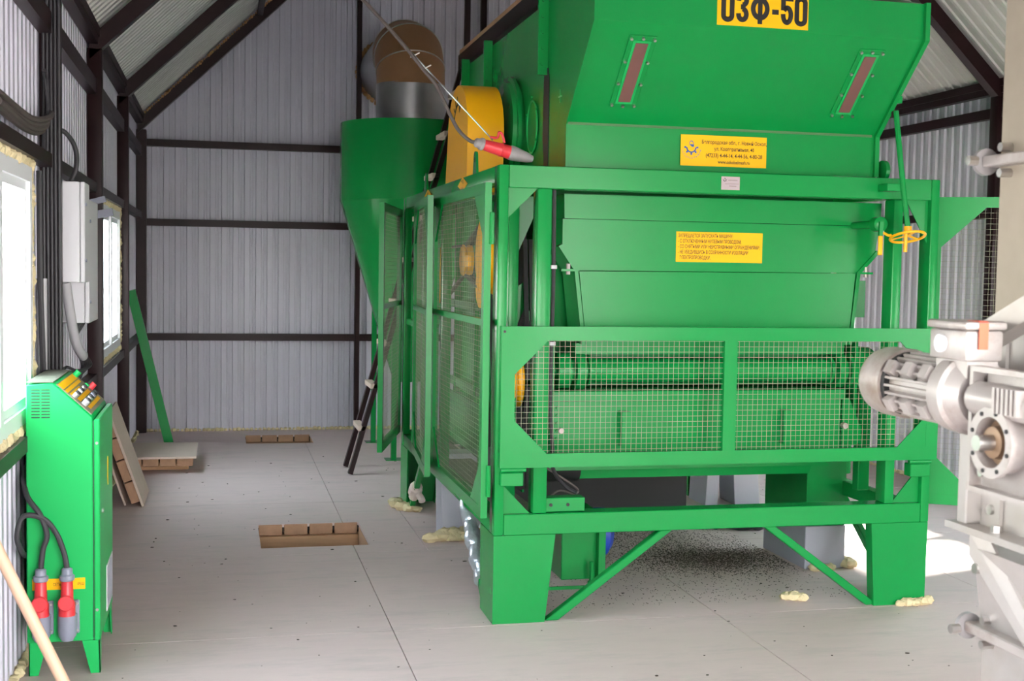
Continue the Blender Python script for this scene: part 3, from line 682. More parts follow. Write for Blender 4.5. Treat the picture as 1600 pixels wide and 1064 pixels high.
# bottom chute of the machine, black sheet for the shade below, discharge spout
MB().hexa([(1.5, 6.0, .55), (3.0, 6.0, .55), (3.0, 8.0, .50), (1.5, 8.0, .50), (1.5, 5.95, .78), (3.05, 5.95, .78), (3.05, 8.08, .78), (1.5, 8.08, .78)]).build('bottom_hopper', 'green', gm)
MB().hexa([(1.45, 5.98, .665), (3.1, 5.98, .59), (3.1, 6.0, .59), (1.45, 6.0, .665), (1.45, 5.98, .735), (3.1, 5.98, .735), (3.1, 6.0, .735), (1.45, 6.0, .735)]).build('bottom_apron', 'green', gm)
B('discharge_spout', 'green', gm, 3.072, 3.303, 6.157, 6.688, .235, .74, bevel=.004)
B('shade_backdrop', 'dark', gm, 1.5, 3.04, 7.85, 7.87, .02, .50)  # black sheet put in as the darkness under the machine
# cable down the left front post
cb = MB().tube([(1.463, 5.50, 1.95), (1.466, 5.50, 1.5), (1.462, 5.50, 1.2), (1.463, 5.50, .95), (1.47, 5.50, .85), (1.482, 5.52, .76), (1.50, 5.6, .70), (1.55, 5.7, .62), (1.62, 5.75, .55), (1.66, 5.72, .53)], .009, 8).build('cable', 'cable', gm, smooth=True)
for z in (1.605, 1.258): B('cable_tie', 'boxwhite', cb, 1.452, 1.478, 5.488, 5.512, z-.008, z+.008)
MB().tube([(1.50, 5.9, .66), (1.56, 5.85, .62), (1.68, 5.8, .54), (1.66, 5.78, .515), (1.58, 5.78, .53), (1.51, 5.8, .45)], .006, 8).build('cable', 'gcable', gm, smooth=True)
# belt drive at the left side: yellow sheaves and black belts
def sheave(x, y, z, r, wd=.05, spokes=True):
    s_ = MB().lathe((x, y, z), (1, 0, 0), [(0, r-.03), (.0, r), (.008, r), (.018, r-.012), (.028, r), (.036, r), (wd, r), (wd, r-.03)] if not spokes else [(.0, r*.86), (.0, r), (.01, r), (wd/2, r-.014), (wd-.01, r), (wd, r), (wd, r*.86)]).build('sheave', 'yellow', gm, smooth=True)
    if spokes:
        mb = MB()
        for k in range(4):
            a = k*math.pi/4; d = V((0, math.cos(a)*r*.9, math.sin(a)*r*.9)); c = V((x+wd/2, y, z)); mb.bar(c-d, c+d, .03, wd*.4, (1, 0, 0))
        mb.cyl((x-.012, y, z), (x+wd+.012, y, z), r*.22, n=16); mb.build('spokes', 'yellow', s_, smooth=True)
    return s_
sheave(1.28, 6.18, 1.66, .20, .06); sheave(1.28, 6.74, 1.635, .085, .05, False); sheave(1.27, 7.40, 1.545, .165, .035); sheave(1.25, 7.64, 1.535, .13, .012)
sheave(1.352, 5.90, 1.055, .13, .055); sheave(1.29, 6.30, 1.50, .11, .05)
def belt(x, c0, r0, c1, r1, wd=.022):
    (ya, za), (yb, zb_) = c0, c1; d = V((0, yb-ya, zb_-za)); L = d.length; d /= L; n_ = V((0, -d.z, d.y)); mb = MB()
    for s_ in (-1, 1):
        mb.bar(V((x, ya, za))+n_*(s_*(r0-.004)), V((x, yb, zb_))+n_*(s_*(r1-.004)), wd, .012, n_)
    return mb.build('drive_belt', 'dark', gm)
for dx in (0, .028): belt(1.421+dx, (5.90, 1.055), .135, (5.98, .55), .13); belt(1.421+dx, (5.90, 1.055), .135, (5.99, 1.72), .12)
for dx in (0, .03): belt(1.30+dx, (6.18, 1.66), .20, (6.74, 1.635), .085)
belt(1.29, (6.74, 1.635), .085, (7.40, 1.545), .165); belt(1.32, (6.30, 1.50), .11, (6.05, .62), .08)
MB().lathe((1.38, 6.05, .62), (1, 0, 0), [(0, .07), (.03, .08), (.1, .08), (.11, .03)]).build('motor_pulley', 'dark', gm, smooth=True)
B('tension_bracket', 'yellow', gm, 1.25, 1.27, 6.42, 6.50, 1.60, 1.66, bevel=.004)
MB().cyl((1.30, 6.05, .62), (1.75, 6.05, .62), .09, n=24).build('drive_motor', 'dark', gm, smooth=True)
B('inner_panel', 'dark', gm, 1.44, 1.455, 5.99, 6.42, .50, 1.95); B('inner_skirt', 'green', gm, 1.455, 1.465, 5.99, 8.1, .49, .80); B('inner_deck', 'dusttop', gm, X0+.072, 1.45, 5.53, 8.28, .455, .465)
for yy in (6.25, 6.62): B('inner_upright', 'green', gm, 1.36, 1.42, yy-.03, yy+.03, .494, 1.95, bevel=.004)
# hand wheel with rod on the right front, lever valve
hw = V((3.114, 5.30, 1.772))
MB().cyl((3.070, 5.385, 2.33), (3.062, 5.40, 2.50), .009, n=10).build('spindle_top', 'brown', gm, smooth=True)
rod = MB().tube([(3.076, 5.375, 2.36), (3.082, 5.36, 2.25), (3.098, 5.33, 2.02), hw+V((0, 0, .04))], .013, 10, 3).build('spindle_rod', 'green', gm, smooth=True)
MB().lathe(hw+V((0, 0, .02)), (0, 0, 1), [(0, .014), (.0, .018), (.03, .018), (.03, .012)], 12).build('hub', 'yellow', rod)
mb = MB(); n = 32
mb.tube([hw+V((.078*math.cos(2*math.pi*k/n), .078*math.sin(2*math.pi*k/n), -.024*math.sin(2*math.pi*k/n))) for k in range(n+1)], .0065, 8, 1)
for k in range(3):
    a = .4+k*2*math.pi/3; mb.bar(hw+V((0, 0, .006)), hw+V((.076*math.cos(a), .076*math.sin(a), -.024*math.sin(a))), .016, .006)
mb.build('hand_wheel', 'yellow', rod, smooth=True)
MB().cyl(hw+V((-.045, -.06, .012)), hw+V((-.045, -.06, -.072)), .009, n=10).build('hand_wheel_grip', 'yellow', rod, smooth=True)
B('rod_bracket', 'green', gm, 3.02, 3.10, 5.33, 5.42, 1.985, 2.02, bevel=.003); B('rod_bracket', 'green', gm, 3.05, 3.10, 5.36, 5.41, 2.395, 2.43, bevel=.003); B('rod_bracket', 'green', gm, 3.052, 3.066, 5.36, 5.45, 2.398, 2.428)
MB().lathe((2.998, 5.33, 1.83), (0, 1, 0), [(0, .02), (.01, .035), (.06, .035), (.07, .02), (.27, .018)], 14).build('latch_boss', 'green', gm, smooth=True)
B('latch_lever', 'yellow', gm, 2.976, 2.998, 5.315, 5.325, 1.685, 1.775, bevel=.003); B('latch_stem', 'green', gm, 2.98, 2.997, 5.317, 5.33, 1.775, 1.84)
MB().tube([(3.0, 5.32, 1.79), (3.02, 5.31, 1.778), (3.035, 5.31, 1.779)], .006, 8).build('latch_pin', 'yellow', gm, smooth=True)
# small geared feeder under the lower beam with blue motor
fd = B('feeder_box', 'green', gm, 1.60, 1.80, 5.76, 6.05, .10, .42, bevel=.004)
B('feeder_angle', 'green', fd, 1.772, 1.806, 5.71, 5.76, .105, .42); B('feeder_plate', 'green', fd, 1.45, 1.75, 5.64, 5.65, .085, .10)
B('feeder_crossbar', 'green', fd, 1.435, 1.62, Y0+.03, Y0+.10, .496, .56, bevel=.003)
MB().cyl((1.735, 5.70, .05), (1.735, 5.70, .20), .011, n=10).cyl((1.735, 5.70, .085), (1.735, 5.70, .105), .02, n=6).build('adjusting_screw', 'green', fd, smooth=True)
MB().lathe((1.80, 5.95, .29), (1, 0, 0), [(0, .10), (.02, .12), (.07, .12), (.10, .08)], 20).build('motor_cover', 'blue', gm, smooth=True)
for xh in (1.46, 1.54): MB().cyl((xh, Y0+.027, .528), (xh, Y0+.031, .528), .008, n=10).build('bolt_hole', 'dark', fd)
# right-hand pipe with bolted collar behind the inner post
pp = MB().cyl((3.34, 6.3, .5), (3.34, 6.3, 1.62), .055, n=18).build('feed_pipe', 'green', gm, smooth=True)
MB().box(3.285, 3.42, 6.235, 6.245, 1.36, 1.56).cyl((3.33, 6.24, 1.52), (3.33, 6.22, 1.52), .014, n=10).cyl((3.33, 6.24, 1.42), (3.33, 6.22, 1.42), .014, n=10).build('bolted_collar', 'green', pp)

# ------------------------------------------------------------------ chutes under the machine
def chute(name, lo, hi, label):
    mb = MB().hexa(list(lo)+list(hi)); o = mb.build(name, 'chute', bevel=.004); return tag(o, label, 'chute', 'grey discharge chutes under the machine')
chute('discharge_chute', [(1.275, 7.22, 0), (1.52, 7.22, 0), (1.52, 7.44, 0), (1.275, 7.44, 0)], [(1.265, 7.26, .495), (1.50, 7.26, .495), (1.50, 7.44, .495), (1.265, 7.44, .495)], 'grey rectangular chute beside the foil-wrapped brace on the left')
chute('discharge_chute', [(3.07, 6.155, 0), (3.305, 6.155, 0), (3.305, 6.69, 0), (3.07, 6.69, 0)], [(3.07, 6.155, .234), (3.305, 6.155, .234), (3.305, 6.69, .234), (3.07, 6.69, .234)], 'wide grey rectangular chute behind the right front leg')
chute('discharge_chute', [(3.215, 7.95, 0), (3.305, 7.95, 0), (3.305, 8.26, 0), (3.215, 8.26, 0)], [(3.235, 7.95, .38), (3.325, 7.95, .38), (3.325, 8.26, .38), (3.235, 8.26, .38)], 'left of the two grey chutes under the middle of the machine')
chute('discharge_chute', [(3.432, 7.95, 0), (3.615, 7.95, 0), (3.615, 8.22, 0), (3.432, 8.22, 0)], [(3.39, 7.95, .60), (3.57, 7.95, .60), (3.57, 8.22, .60), (3.39, 8.22, .60)], 'right of the two grey chutes under the middle of the machine')
def foam_pile(name, pts, label, seed):
    mb = MB()
    for k, (x, y, r) in enumerate(pts): mb.blob((x, y, r*.55), r, (1.15, 1, .7), seed*31+k, 9, 6)
    return tag(mb.build(name, 'foam', smooth=True), label, 'foam', 'dried foam lumps on the floor')
foam_pile('foam_lump', [(1.19+k*.042, 7.15+random.uniform(-.02, .02), random.uniform(.032, .045)) for k in range(8)]+[(1.28+.06*k, 7.19, .055) for k in range(4)], 'yellow foam ridge at the foot of the left grey chute', 1)
foam_pile('foam_lump', [(1.14, 8.20, .05), (1.16, 8.11, .045), (1.20, 8.06, .04), (1.25, 8.03, .03), (1.13, 8.28, .04)], 'yellow foam lumps at the foot of the left rear leg', 2)
foam_pile('foam_lump', [(3.20, 5.40, .022), (3.24, 5.40, .03), (3.28, 5.395, .028), (3.32, 5.40, .03), (3.36, 5.42, .03)], 'crumbly yellow foam around the right front leg', 3)
foam_pile('foam_lump', [(2.70, 5.60, .030), (2.735, 5.585, .034), (2.77, 5.57, .03)], 'loose yellow foam scrap on the floor between the braces', 4)
foam_pile('foam_lump', [(3.12, 6.12, .035), (3.2, 6.12, .03), (3.33, 6.16, .045), (3.34, 6.24, .04)], 'yellow foam at the foot of the right grey chute', 5)
# spilled grain
mb = MB(); rnd = random.Random(3)
for k in range(15000):
    q = rnd.random(); 
    if q < .55: x, y = rnd.gauss(2.70, .24), rnd.gauss(6.47, .16)
    elif q < .8: x, y = rnd.gauss(2.35, .35), rnd.gauss(6.95, .35)
    else: x, y = rnd.uniform(1.5, 3.4), rnd.uniform(5.6, 8.0)
    if not (1.45 < x < 3.05 and 5.5 < y < 8.1): continue
    a = rnd.uniform(0, 6.28); L = rnd.uniform(.003, .0065); c, s_ = math.cos(a)*L, math.sin(a)*L; h = .002+rnd.random()*.002
    mb.add([(x-c, y-s_, .0005), (x+s_*.4, y-c*.4, .0005), (x+c, y+s_, .0005), (x-s_*.4, y+c*.4, .0005), (x, y, h)], [(0, 1, 4), (1, 2, 4), (2, 3, 4), (3, 0, 4)])
tag(mb.build('spilled_grain', 'grain'), 'dark spilled grain scattered under the machine', 'grain', kind='stuff')
mb = MB(); rnd = random.Random(9)
for k in range(330):
    x, y = rnd.uniform(-.4, 4.2), rnd.uniform(4.2, 10.5)
    if any(h[0]-.02 < x < h[1]+.02 and h[2]-.02 < y < h[3]+.02 for h in HOLES): continue
    r = .0018+.0055*rnd.random()**2; mb.blob((x, y, r*.2), r, (rnd.uniform(.8, 2), 1, .4), k, 6, 3)
tag(mb.build('floor_crumbs', 'grain'), 'small dark crumbs littering the open floor', 'crumbs', kind='stuff')
mb = MB(); mb.tube([(2.98+.08*k, 7.20+.05*math.sin(k*1.7), .03+.012*(k % 2)) for k in range(6)], [.03, .045, .035, .05, .03], 10, 4)
tag(mb.build('plastic_film', 'tarp', smooth=True), 'crumpled dark plastic film lying under the machine', 'film')

# ------------------------------------------------------------------ cyclone
CX, CY = 1.582, 10.8
cyc = thing('cyclone', 'green conical dust cyclone standing behind the machine', 'cyclone', (CX, CY, 0))
MB().lathe((CX, CY, 0), (0, 0, 1), [(2.14, .592), (2.145, .596), (2.80, .596), (2.80, .32)], 48).build('cylinder', 'green', cyc, smooth=True)
MB().lathe((CX, CY, 0), (0, 0, 1), [(.60, .115), (.62, .13), (2.14, .592)], 48).build('cone', 'green', cyc, smooth=True)
for dx, dy in ((-.235, .50), (-.19, -.55), (.55, .1)):
    lg = MB().box(CX+dx-.022, CX+dx+.022, CY+dy-.022, CY+dy+.022, .006, 1.45 if dx < 0 else 2.0).build('leg', 'green', cyc)
    B('foot_plate', 'green', lg, CX+dx-.07, CX+dx+.07, CY+dy-.07, CY+dy+.07, 0, .006)
    MB().bar((CX+dx, CY+dy, 1.40), (CX+dx*.62, CY+dy*.62, 1.40), .05, .05).build('leg_bracket', 'green', lg)
MB().hexa([(2.0, 10.3, 2.25), (2.25, 10.3, 2.25), (2.25, 10.75, 2.25), (2.0, 10.75, 2.25), (2.0, 10.3, 2.72), (2.25, 10.3, 2.72), (2.25, 10.75, 2.72), (2.0, 10.75, 2.72)]).build('inlet', 'green', cyc)
B('inlet_duct', 'green', cyc, 2.05, 2.45, 8.395, 10.3, 2.25, 2.72)
B('outlet_stub', 'green', gm, 2.05, 2.45, 7.85, 8.39, 2.25, 2.72)
# outlet duct with mitred elbow
od = thing('outlet_duct', 'round metal duct elbow rising from the cyclone through the wall', 'duct', (CX, CY, 2.80))
MB().lathe((CX, CY, 0), (0, 0, 1), [(2.80, .293), (2.90, .297), (3.14, .297)], 40).build('collar', 'galv', od, smooth=True)
def gore(c0, n0, c1, n1, axis, r, m, name):
    """mitred pipe piece: cylinder along axis cut by planes (c0,n0),(c1,n1)"""
    ax = V(axis).normalized(); x = V((1, 0, 0)); y = ax.cross(x); vs = []; n = 40
    for c, nn in ((c0, n0), (c1, n1)):
        for k in range(n):
            p = V(c0)+x*(r*math.cos(2*math.pi*k/n))+y*(r*math.sin(2*math.pi*k/n)); t = (V(c)-p).dot(V(nn))/ax.dot(V(nn)); vs.append(p+ax*t)
    return MB().add(vs, [(k, (k+1) % n, n+(k+1) % n, n+k) for k in range(n)]).build(name, m, od, smooth=True)
R_ = .32; ang = [0, 26, 58, 90]; cen = V((CX, CY+R_, 3.13))
def arcp(d): a = math.radians(d); return cen+V((0, -R_*math.cos(a), R_*math.sin(a)))
def plane_n(d): a = math.radians(d); return V((0, math.sin(a), math.cos(a)))
for i in range(3):
    p0, p1 = arcp(ang[i]), arcp(ang[i+1]); r_g = .293+.004*(i % 2)
    gore(p0, plane_n(ang[i]), p1, plane_n(ang[i+1]), p1-p0, r_g, 'rust', 'elbow_gore')
    nn = plane_n(ang[i+1]); x = V((1, 0, 0)); y = nn.cross(x); axd = (p1-p0).normalized()
    pts = []
    for k in range(49):
        a = 2*math.pi*k/48; q = p0+x*((r_g+.003)*math.cos(a))+axd.cross(x)*((r_g+.003)*math.sin(a)); t = (p1-q).dot(nn)/axd.dot(nn); pts.append(q+axd*t)
    MB().tube(pts, .006, 6, 1).build('seam_bead', 'steel', od, smooth=True)
MB().cyl(arcp(90), (CX, YB+.1, arcp(90).z), .293, n=40, caps=False).build('wall_pipe', 'galv', od, smooth=True)
mb = MB()
for k in range(44):
    a = 2*math.pi*k/44; mb.blob((CX+.312*math.cos(a), YB-.04, arcp(90).z+.312*math.sin(a)), .026, (1, 1, 1), 300+k, 7, 4)
mb.build('foam_ring', 'foamold', od, smooth=True)

# ------------------------------------------------------------------ ladder and platform
ld = thing('ladder', 'steep brown steel ladder with pale wooden treads behind the machine', 'ladder', (.96, 9.72, 0))
lt = V((1.85, 0, 3.16)); lb = V((.964, 0, 0))
for y in (9.53, 9.90):
    MB().bar(lb+V((0, y, 0.01)), lt+V((0, y, 0)), .035, .06, (0, 1, 0)).build('stringer', 'brown', ld)
for k in range(9):
    z = .355+.322*k; x = lb.x+(lt.x-lb.x)*z/lt.z
    B('tread', 'ply', ld, x-.045, x+.012, 9.50, 9.88, z-.016, z+.022, bevel=.003)
pf_ = thing('access_platform', 'brown steel access platform with wooden deck above the machine', 'platform', (2.8, 8.0, 0))
for x in (1.87, 3.60): B('edge_beam', 'brown', pf_, x-.03, x+.03, 6.2, 9.98, 3.17, 3.28)
for k in range(8): B('joist', 'brown', pf_, 1.90, 3.57, 6.25+k*.52, 6.30+k*.52, 3.20, 3.27)
for k in range(12): B('deck_plank', 'wood', pf_, 1.85+k*.148, 1.985+k*.148, 6.2, 9.98, 3.281, 3.32)
for x in (2.0, 3.55): B('support_post', 'brown', pf_, x-.035, x+.035, 9.9, 9.97, 0, 3.17)
for x in (2.0, 2.9): B('support_foot', 'brown', pf_, x-.03, x+.03, 6.4, 6.46, 2.872, 3.17)
for x, y in ((1.90, 9.93), (2.03, 9.93), (3.58, 9.93), (3.58, 6.25)): B('railing_post', 'brown', pf_, x-.022, x+.022, y-.022, y+.022, 3.32, 4.35)

# ------------------------------------------------------------------ control cabinet
cb_ = thing('control_cabinet', 'green sloped control cabinet on short legs by the left wall', 'cabinet', (-.585, 5.3, 0))
CY0, CY1 = 5.03, 5.60
MB().prism([(x, CY0, z) for x, z in ((-.72, .13), (-.72, 1.125), (-.622, 1.132), (-.478, 1.0), (-.478, .13))], (0, CY1-CY0, 0)).build('body', 'green2', cb_, bevel=.004)
B('top_plate', 'dusttop', cb_, -.718, -.622, CY0+.004, CY1-.004, 1.1335, 1.1365)
dr = MB().box(-.474, -.452, CY0, CY1, .13, .992).build('door', 'green2', cb_, bevel=.004)
B('door_gap_shade', 'dark', cb_, -.4785, -.4735, CY0+.004, CY1-.004, .14, .985)  # black strip drawn as the dark gap between body and door
B('vent_grille', 'boxwhite', dr, -.4525, -.449, 5.30, 5.56, .17, .36)
for k in range(7): B('grille_slot', 'greyp', dr, -.449, -.4482, 5.315+k*.034, 5.327+k*.034, .18, .35)
MB().prism([(-.4518, 5.36, .80), (-.4518, 5.375, .78), (-.4518, 5.37, .68), (-.4518, 5.35, .72)], (.002, 0, 0)).build('lightning_sign', 'label_yellow', dr)
MB().cyl((-.452, 5.12, .62), (-.445, 5.12, .62), .01, n=10).build('lock', 'steel', dr)
for z in (.25, .9): MB().cyl((-.463, CY0-.004, z), (-.463, CY0, z), .006, n=8).build('screw', 'steel', dr)
for a, b, c, d in ((-.715, -.648, -.715, -.680), (-.520, -.455, -.488, -.452)):
    for y, s_ in ((CY0+.005, 1), (CY1-.005, -1)):
        mb = MB().prism([(a, y, .13), (b, y, .13), (d, y, 0), (c, y, 0)], (0, s_*.004, 0))
        xo = a if a < -.6 else b; xd_ = c if a < -.6 else d
        mb.prism([(xo, y, .13), (xo, y+s_*.07, .13), (xd_, y+s_*.035, 0), (xd_, y, 0)], (.004 if a < -.6 else -.004, 0, 0)); mb.build('leg', 'green2', cb_)
for c_ in range(2):
    for k in range(10):
        B('vent_slot', 'dark', cb_, -.700+c_*.036, -.669+c_*.036, CY0-.0012, CY0+.001, 1.108-.0117*k-.004, 1.108-.0117*k)
# sloped operator panel
pv = V((-.478+.622, 0, 1.0-1.132)).normalized(); pn = V((-pv.z, 0, pv.x)); pn = pn if pn.z > 0 else -pn
def pp_(s_, y): return V((-.622, y, 1.132))+pv*s_
panel = MB().prism([pp_(.012, CY0+.02), pp_(.185, CY0+.02), pp_(.185, CY1-.02), pp_(.012, CY1-.02)], pn*.004).build('operator_panel', mat('olive_panel_plate', (.22, .19, .13), .5), cb_)
rnd = random.Random(12)
for (s0, s1, y0_, y1_) in ((.016, .045, .03, .52), (.05, .065, .03, .50), (.072, .085, .05, .36), (.105, .122, .08, .46), (.155, .17, .1, .5)):
    q = [p+pn*.004 for p in (pp_(s0, CY0+y0_), pp_(s1, CY0+y0_), pp_(s1, CY0+y1_), pp_(s0, CY0+y1_))]
    MB().prism(q, pn*.001).build('panel_label', 'label_yellow', panel)
for k in range(7):
    c = pp_(.092, CY0+.06+k*.065); MB().cyl(c+pn*.004, c+pn*.022, .011, n=14).build('push_button', ['steel', 'dark', 'boxwhite', 'dark', 'steel', 'dark', 'green2'][k], panel, smooth=True)
    c = pp_(.138, CY0+.07+k*.06); MB().cyl(c+pn*.004, c+pn*.026, .012, n=14).build('push_button', ['conduit', 'dark', 'steel', 'dark', 'greyp', 'dark', 'dark'][k], panel, smooth=True)
c = pp_(.03, CY1-.06); MB().cyl(c, c+pn*.03, .013, n=14).build('signal_lamp', 'green2', panel, smooth=True)
c = pp_(.11, CY1-.03); MB().cyl(c, c+pn*.03, .014, .012, n=14).build('stop_button', 'red', panel, smooth=True)
# sockets and plugs at the end wall of the cabinet
for i, xc in enumerate((-.664, -.569)):
    sk = B('socket', 'greyp', cb_, xc-.038, xc+.042, CY0-.016, CY0, .165, .295, bevel=.004)
    MB().lathe((xc, CY0-.035, .145), (0, .05, 1), [(0, .022), (.02, .033), (.10, .036), (.105, .03)], 20).build('socket_body', 'greyp', sk, smooth=True)
    for sx in (-.03, .034):
        for z in (.178, .282): MB().cyl((xc+sx, CY0-.016, z), (xc+sx, CY0-.02, z), .005, n=8).build('screw', 'steel', sk)
B('name_strip', 'label_yellow', cb_, -.70, -.507, CY0-.0015, CY0, .335, .378)
text('СЕТЬ', .016, 'ink', cb_, (-.625, CY0-.0015, .35), (1, 0, 0), (0, 0, 1), sx=.7); text('РЕШ', .016, 'ink', cb_, (-.535, CY0-.0015, .35), (1, 0, 0), (0, 0, 1), sx=.7)
def wall_plug(xc, pts, label):
    t = thing('power_plug', label, 'plug', (xc, CY0-.04, .25), 'red power plugs in the cabinet sockets')
    MB().lathe((xc, CY0-.045, .245), (0, .04, 1), [(0, .031), (.05, .030), (.055, .024), (.135, .021), (.14, .018)], 20).build('plug_body', 'red', t, smooth=True)
    MB().lathe((xc, CY0-.068, .298), (0, -1, .15), [(0, .030), (.012, .030), (.016, .026)], 20).build('flap_lid', 'red', t, smooth=True)
    MB().lathe((xc, CY0-.04, .378), (0, .04, 1), [(0, .024), (.005, .028), (.02, .028), (.025, .021), (.045, .020), (.05, .014)], 16).build('cable_gland', 'greyp', t, smooth=True)
    MB().tube([(xc, CY0-.038, .42)]+pts, .0105, 10).build('cable', 'cable', t, smooth=True)
wall_plug(-.664, [(-.655, CY0-.04, .50), (-.640, CY0-.045, .56), (-.665, CY0-.05, .64), (-.71, CY0-.03, .70), (-.735, CY0+.05, .76), (-.742, CY0+.2, .80)], 'red plug with grey cap in the socket nearer the wall')
wall_plug(-.569, [(-.578, CY0-.04, .48), (-.605, CY0-.045, .56), (-.65, CY0-.05, .62), (-.72, CY0-.06, .635), (-.745, CY0-.06, .56), (-.735, CY0-.03, .50), (-.73, CY0+.05, .46), (-.745, CY0+.2, .44)], 'red plug with grey cap in the socket nearer the aisle')

# ------------------------------------------------------------------ electrical enclosures on the left wall
def enclosure(name, x1, y0, y1, z0, z1, label):
    t = thing(name, label, 'electrical box', ((XL+x1)/2, (y0+y1)/2, z0), 'white electrical boxes on the left wall')
    B('case', 'boxwhite', t, XL+.026, x1-.022, y0, y1, z0, z1, bevel=.004); d = B('door', 'boxwhite', t, x1-.020, x1, y0+.002, y1-.002, z0, z1, bevel=.004)
    for z in (z0+.1, z1-.1): MB().cyl((x1, y0+.03, z), (x1+.006, y0+.03, z), .008, n=10).build('lock', 'greyp', d)
    return t
enclosure('electrical_enclosure', -.597, 5.95, 6.16, 1.50, 1.952, 'shallow white electrical box beside the first brown post')
enclosure('electrical_enclosure', -.602, 6.20, 6.62, 1.305, 1.885, 'deeper white electrical box half hidden behind the shallow one')
# bracket arm above the second box
tag(MB().bar((-.70, 7.0, 1.83), (-.56, 7.0, 1.86), .04, .04).bar((-.70, 7.04, 1.90), (-.60, 7.04, 1.93), .05, .03).build('wall_bracket', 'greyp'), 'small grey metal bracket between the boxes and the far window', 'bracket')
# conduits and cables on the left wall
def cables(name, runs, m, label, r=.011):
    t = thing(name, label, 'cable', runs[0][-1])
    for k, p in enumerate(runs): MB().tube(p, r if not isinstance(r, list) else r[k % len(r)], 8).build('cable', m, t, smooth=True)
    return t
cables('cable_bundle', [[(-.735+.008*k, 5.76, 2.20+.01*k), (-.725+.01*k, 5.55, 2.13+.02*k), (-.735+.006*k, 5.2, 2.10+.016*k), (-.735+.01*(k % 2), 4.5, 2.11+.016*k)] for k in range(4)], 'gcable', 'dark conduits running along the wall above the near window', [.011, .014, .009])
cables('cable_bundle', [[(-.735+.008*k, 5.66, 2.02), (-.735, 5.70, 2.14+.02*k), (-.725, 5.74, 2.24), (-.735+.008*k, 5.74, 2.36), (-.735+.008*k, 5.68, 2.40)] for k in range(2)], 'cable', 'short black cables coiled on the wall beside the first post', .007)
cables('cable_bundle', [[(-.750+.016*k, 5.796, 2.8), (-.750+.016*k, 5.796, 1.9), (-.748+.016*k, 5.796, 1.12), (-.745+.016*k, 5.797, .75)] for k in range(5)], 'cable', 'dark cables clipped down the first brown post', .007)
cables('cable_bundle', [[(-.665, 6.02, 1.955), (-.645, 6.02, 2.0), (-.635, 6.0, 2.06), (-.645, 5.97, 2.12), (-.675, 5.93, 2.165), (-.70, 5.905, 2.175)]], 'cable', 'single black cable arching into the top of the shallow box', .011)
cables('cable_bundle', [[(-.70+.012*k, 6.32+.04*k, 1.30), (-.69, 6.35+.02*k, 1.20), (-.655+.01*k, 6.40, 1.10), (-.66, 6.25, 1.03+.012*k), (-.69, 6.05, 1.03+.02*k), (-.70, 5.93, 1.08)] for k in range(5)], 'cable', 'tangled black cables hanging below the electrical boxes', [.009, .007, .010])
tag(MB().tube([(-.685, 6.0, 1.50), (-.67, 6.05, 1.35), (-.655, 6.12, 1.22), (-.64, 6.25, 1.15), (-.65, 6.4, 1.14)], .022, 12).build('flexible_conduit', 'conduit', smooth=True), 'thick grey flexible conduit curving below the electrical boxes', 'conduit')
tag(MB().tube([(-.74, 5.58, 1.97), (-.735, 5.56, 1.5), (-.73, 5.60, 1.1), (-.735, 5.60, .8)], .012, 8).build('wall_cable', 'cable', smooth=True), 'black cable running down the wall beside the near window', 'cable')
tag(MB().tube([(-.745, 5.68, 1.52), (-.745, 5.68, 1.3), (-.745, 5.68, 1.02)], .022, 12).build('wall_pipe', 'conduit', smooth=True), 'short grey vertical pipe between near window and first post', 'pipe')

# ------------------------------------------------------------------ leaning and lying things on the left
tag(MB().bar((-.725, 10.83, 1.36), (-.40, 10.82, .003), .075, .03, (0, 1, 0)).build('green_bar', 'green'), 'flat green metal bar leaning against the far left wall', 'bar')
# hatch lid leaning against the wall
def lid(name, o, u, v, nrm, W, L, label, n=4, over=.03):
    """plywood face L x W, planks below it"""
    o, u, v, nrm = V(o), V(u).normalized(), V(v).normalized(), V(nrm).normalized()
    t = thing(name, label, 'hatch lid', o, 'plank hatch lids')
    def bx(a0, a1, b0, b1, c0, c1): return MB().hexa([o+u*a+v*b+nrm*c for c in (c0, c1) for a, b in ((a0, b0), (a1, b0), (a1, b1), (a0, b1))])
    bx(-over, W+over, -over, L+over, 0, .015).build('plywood_face', 'ply', t)
    for k in range(n):
        a0, a1 = W*k/n+.004, W*(k+1)/n-.004
        bx(a0, a1, 0, L, -.06, -.001).build('plank', 'woodend', t, bevel=.004)
    return t, bx
# leaning: foot on floor at x=-.50, leaning towards the wall; planks seen end-on from the aisle
tl = math.radians(71); vdir = V((-math.cos(tl), 0, math.sin(tl))); nd = V((math.sin(tl), 0, math.cos(tl)))
lid('hatch_lid', V((-.497, 8.46, .004))+vdir*.03, vdir, (0, 1, 0), nd, .60, .52, 'hatch lid of thick planks leaning against the left wall', 4)
t2, bx2 = lid('hatch_lid', (-.70, 9.76, .115), (1, 0, 0), (0, 1, 0), (0, 0, 1), .50, .76, 'hatch lid lying flat on the floor by the leaning lid', 4, .02)
for y in (9.95, 10.4): B('batten', 'wood', t2, -.70, -.24, y, y+.06, 0, .05)
tag(MB().bar((-.605, 8.60, .008), (-.735, 8.60, .40), .012, .26, (0, 1, 0)).build('thin_board', 'ply'), 'thin pale board tucked behind the leaning hatch lid', 'board')
tag(MB().cyl((-.231, 3.60, .012), (-.735, 3.60, 1.135), .0165, n=16).build('wooden_pole', 'stick', smooth=True), 'pale round wooden pole leaning on the left wall in the foreground', 'pole')

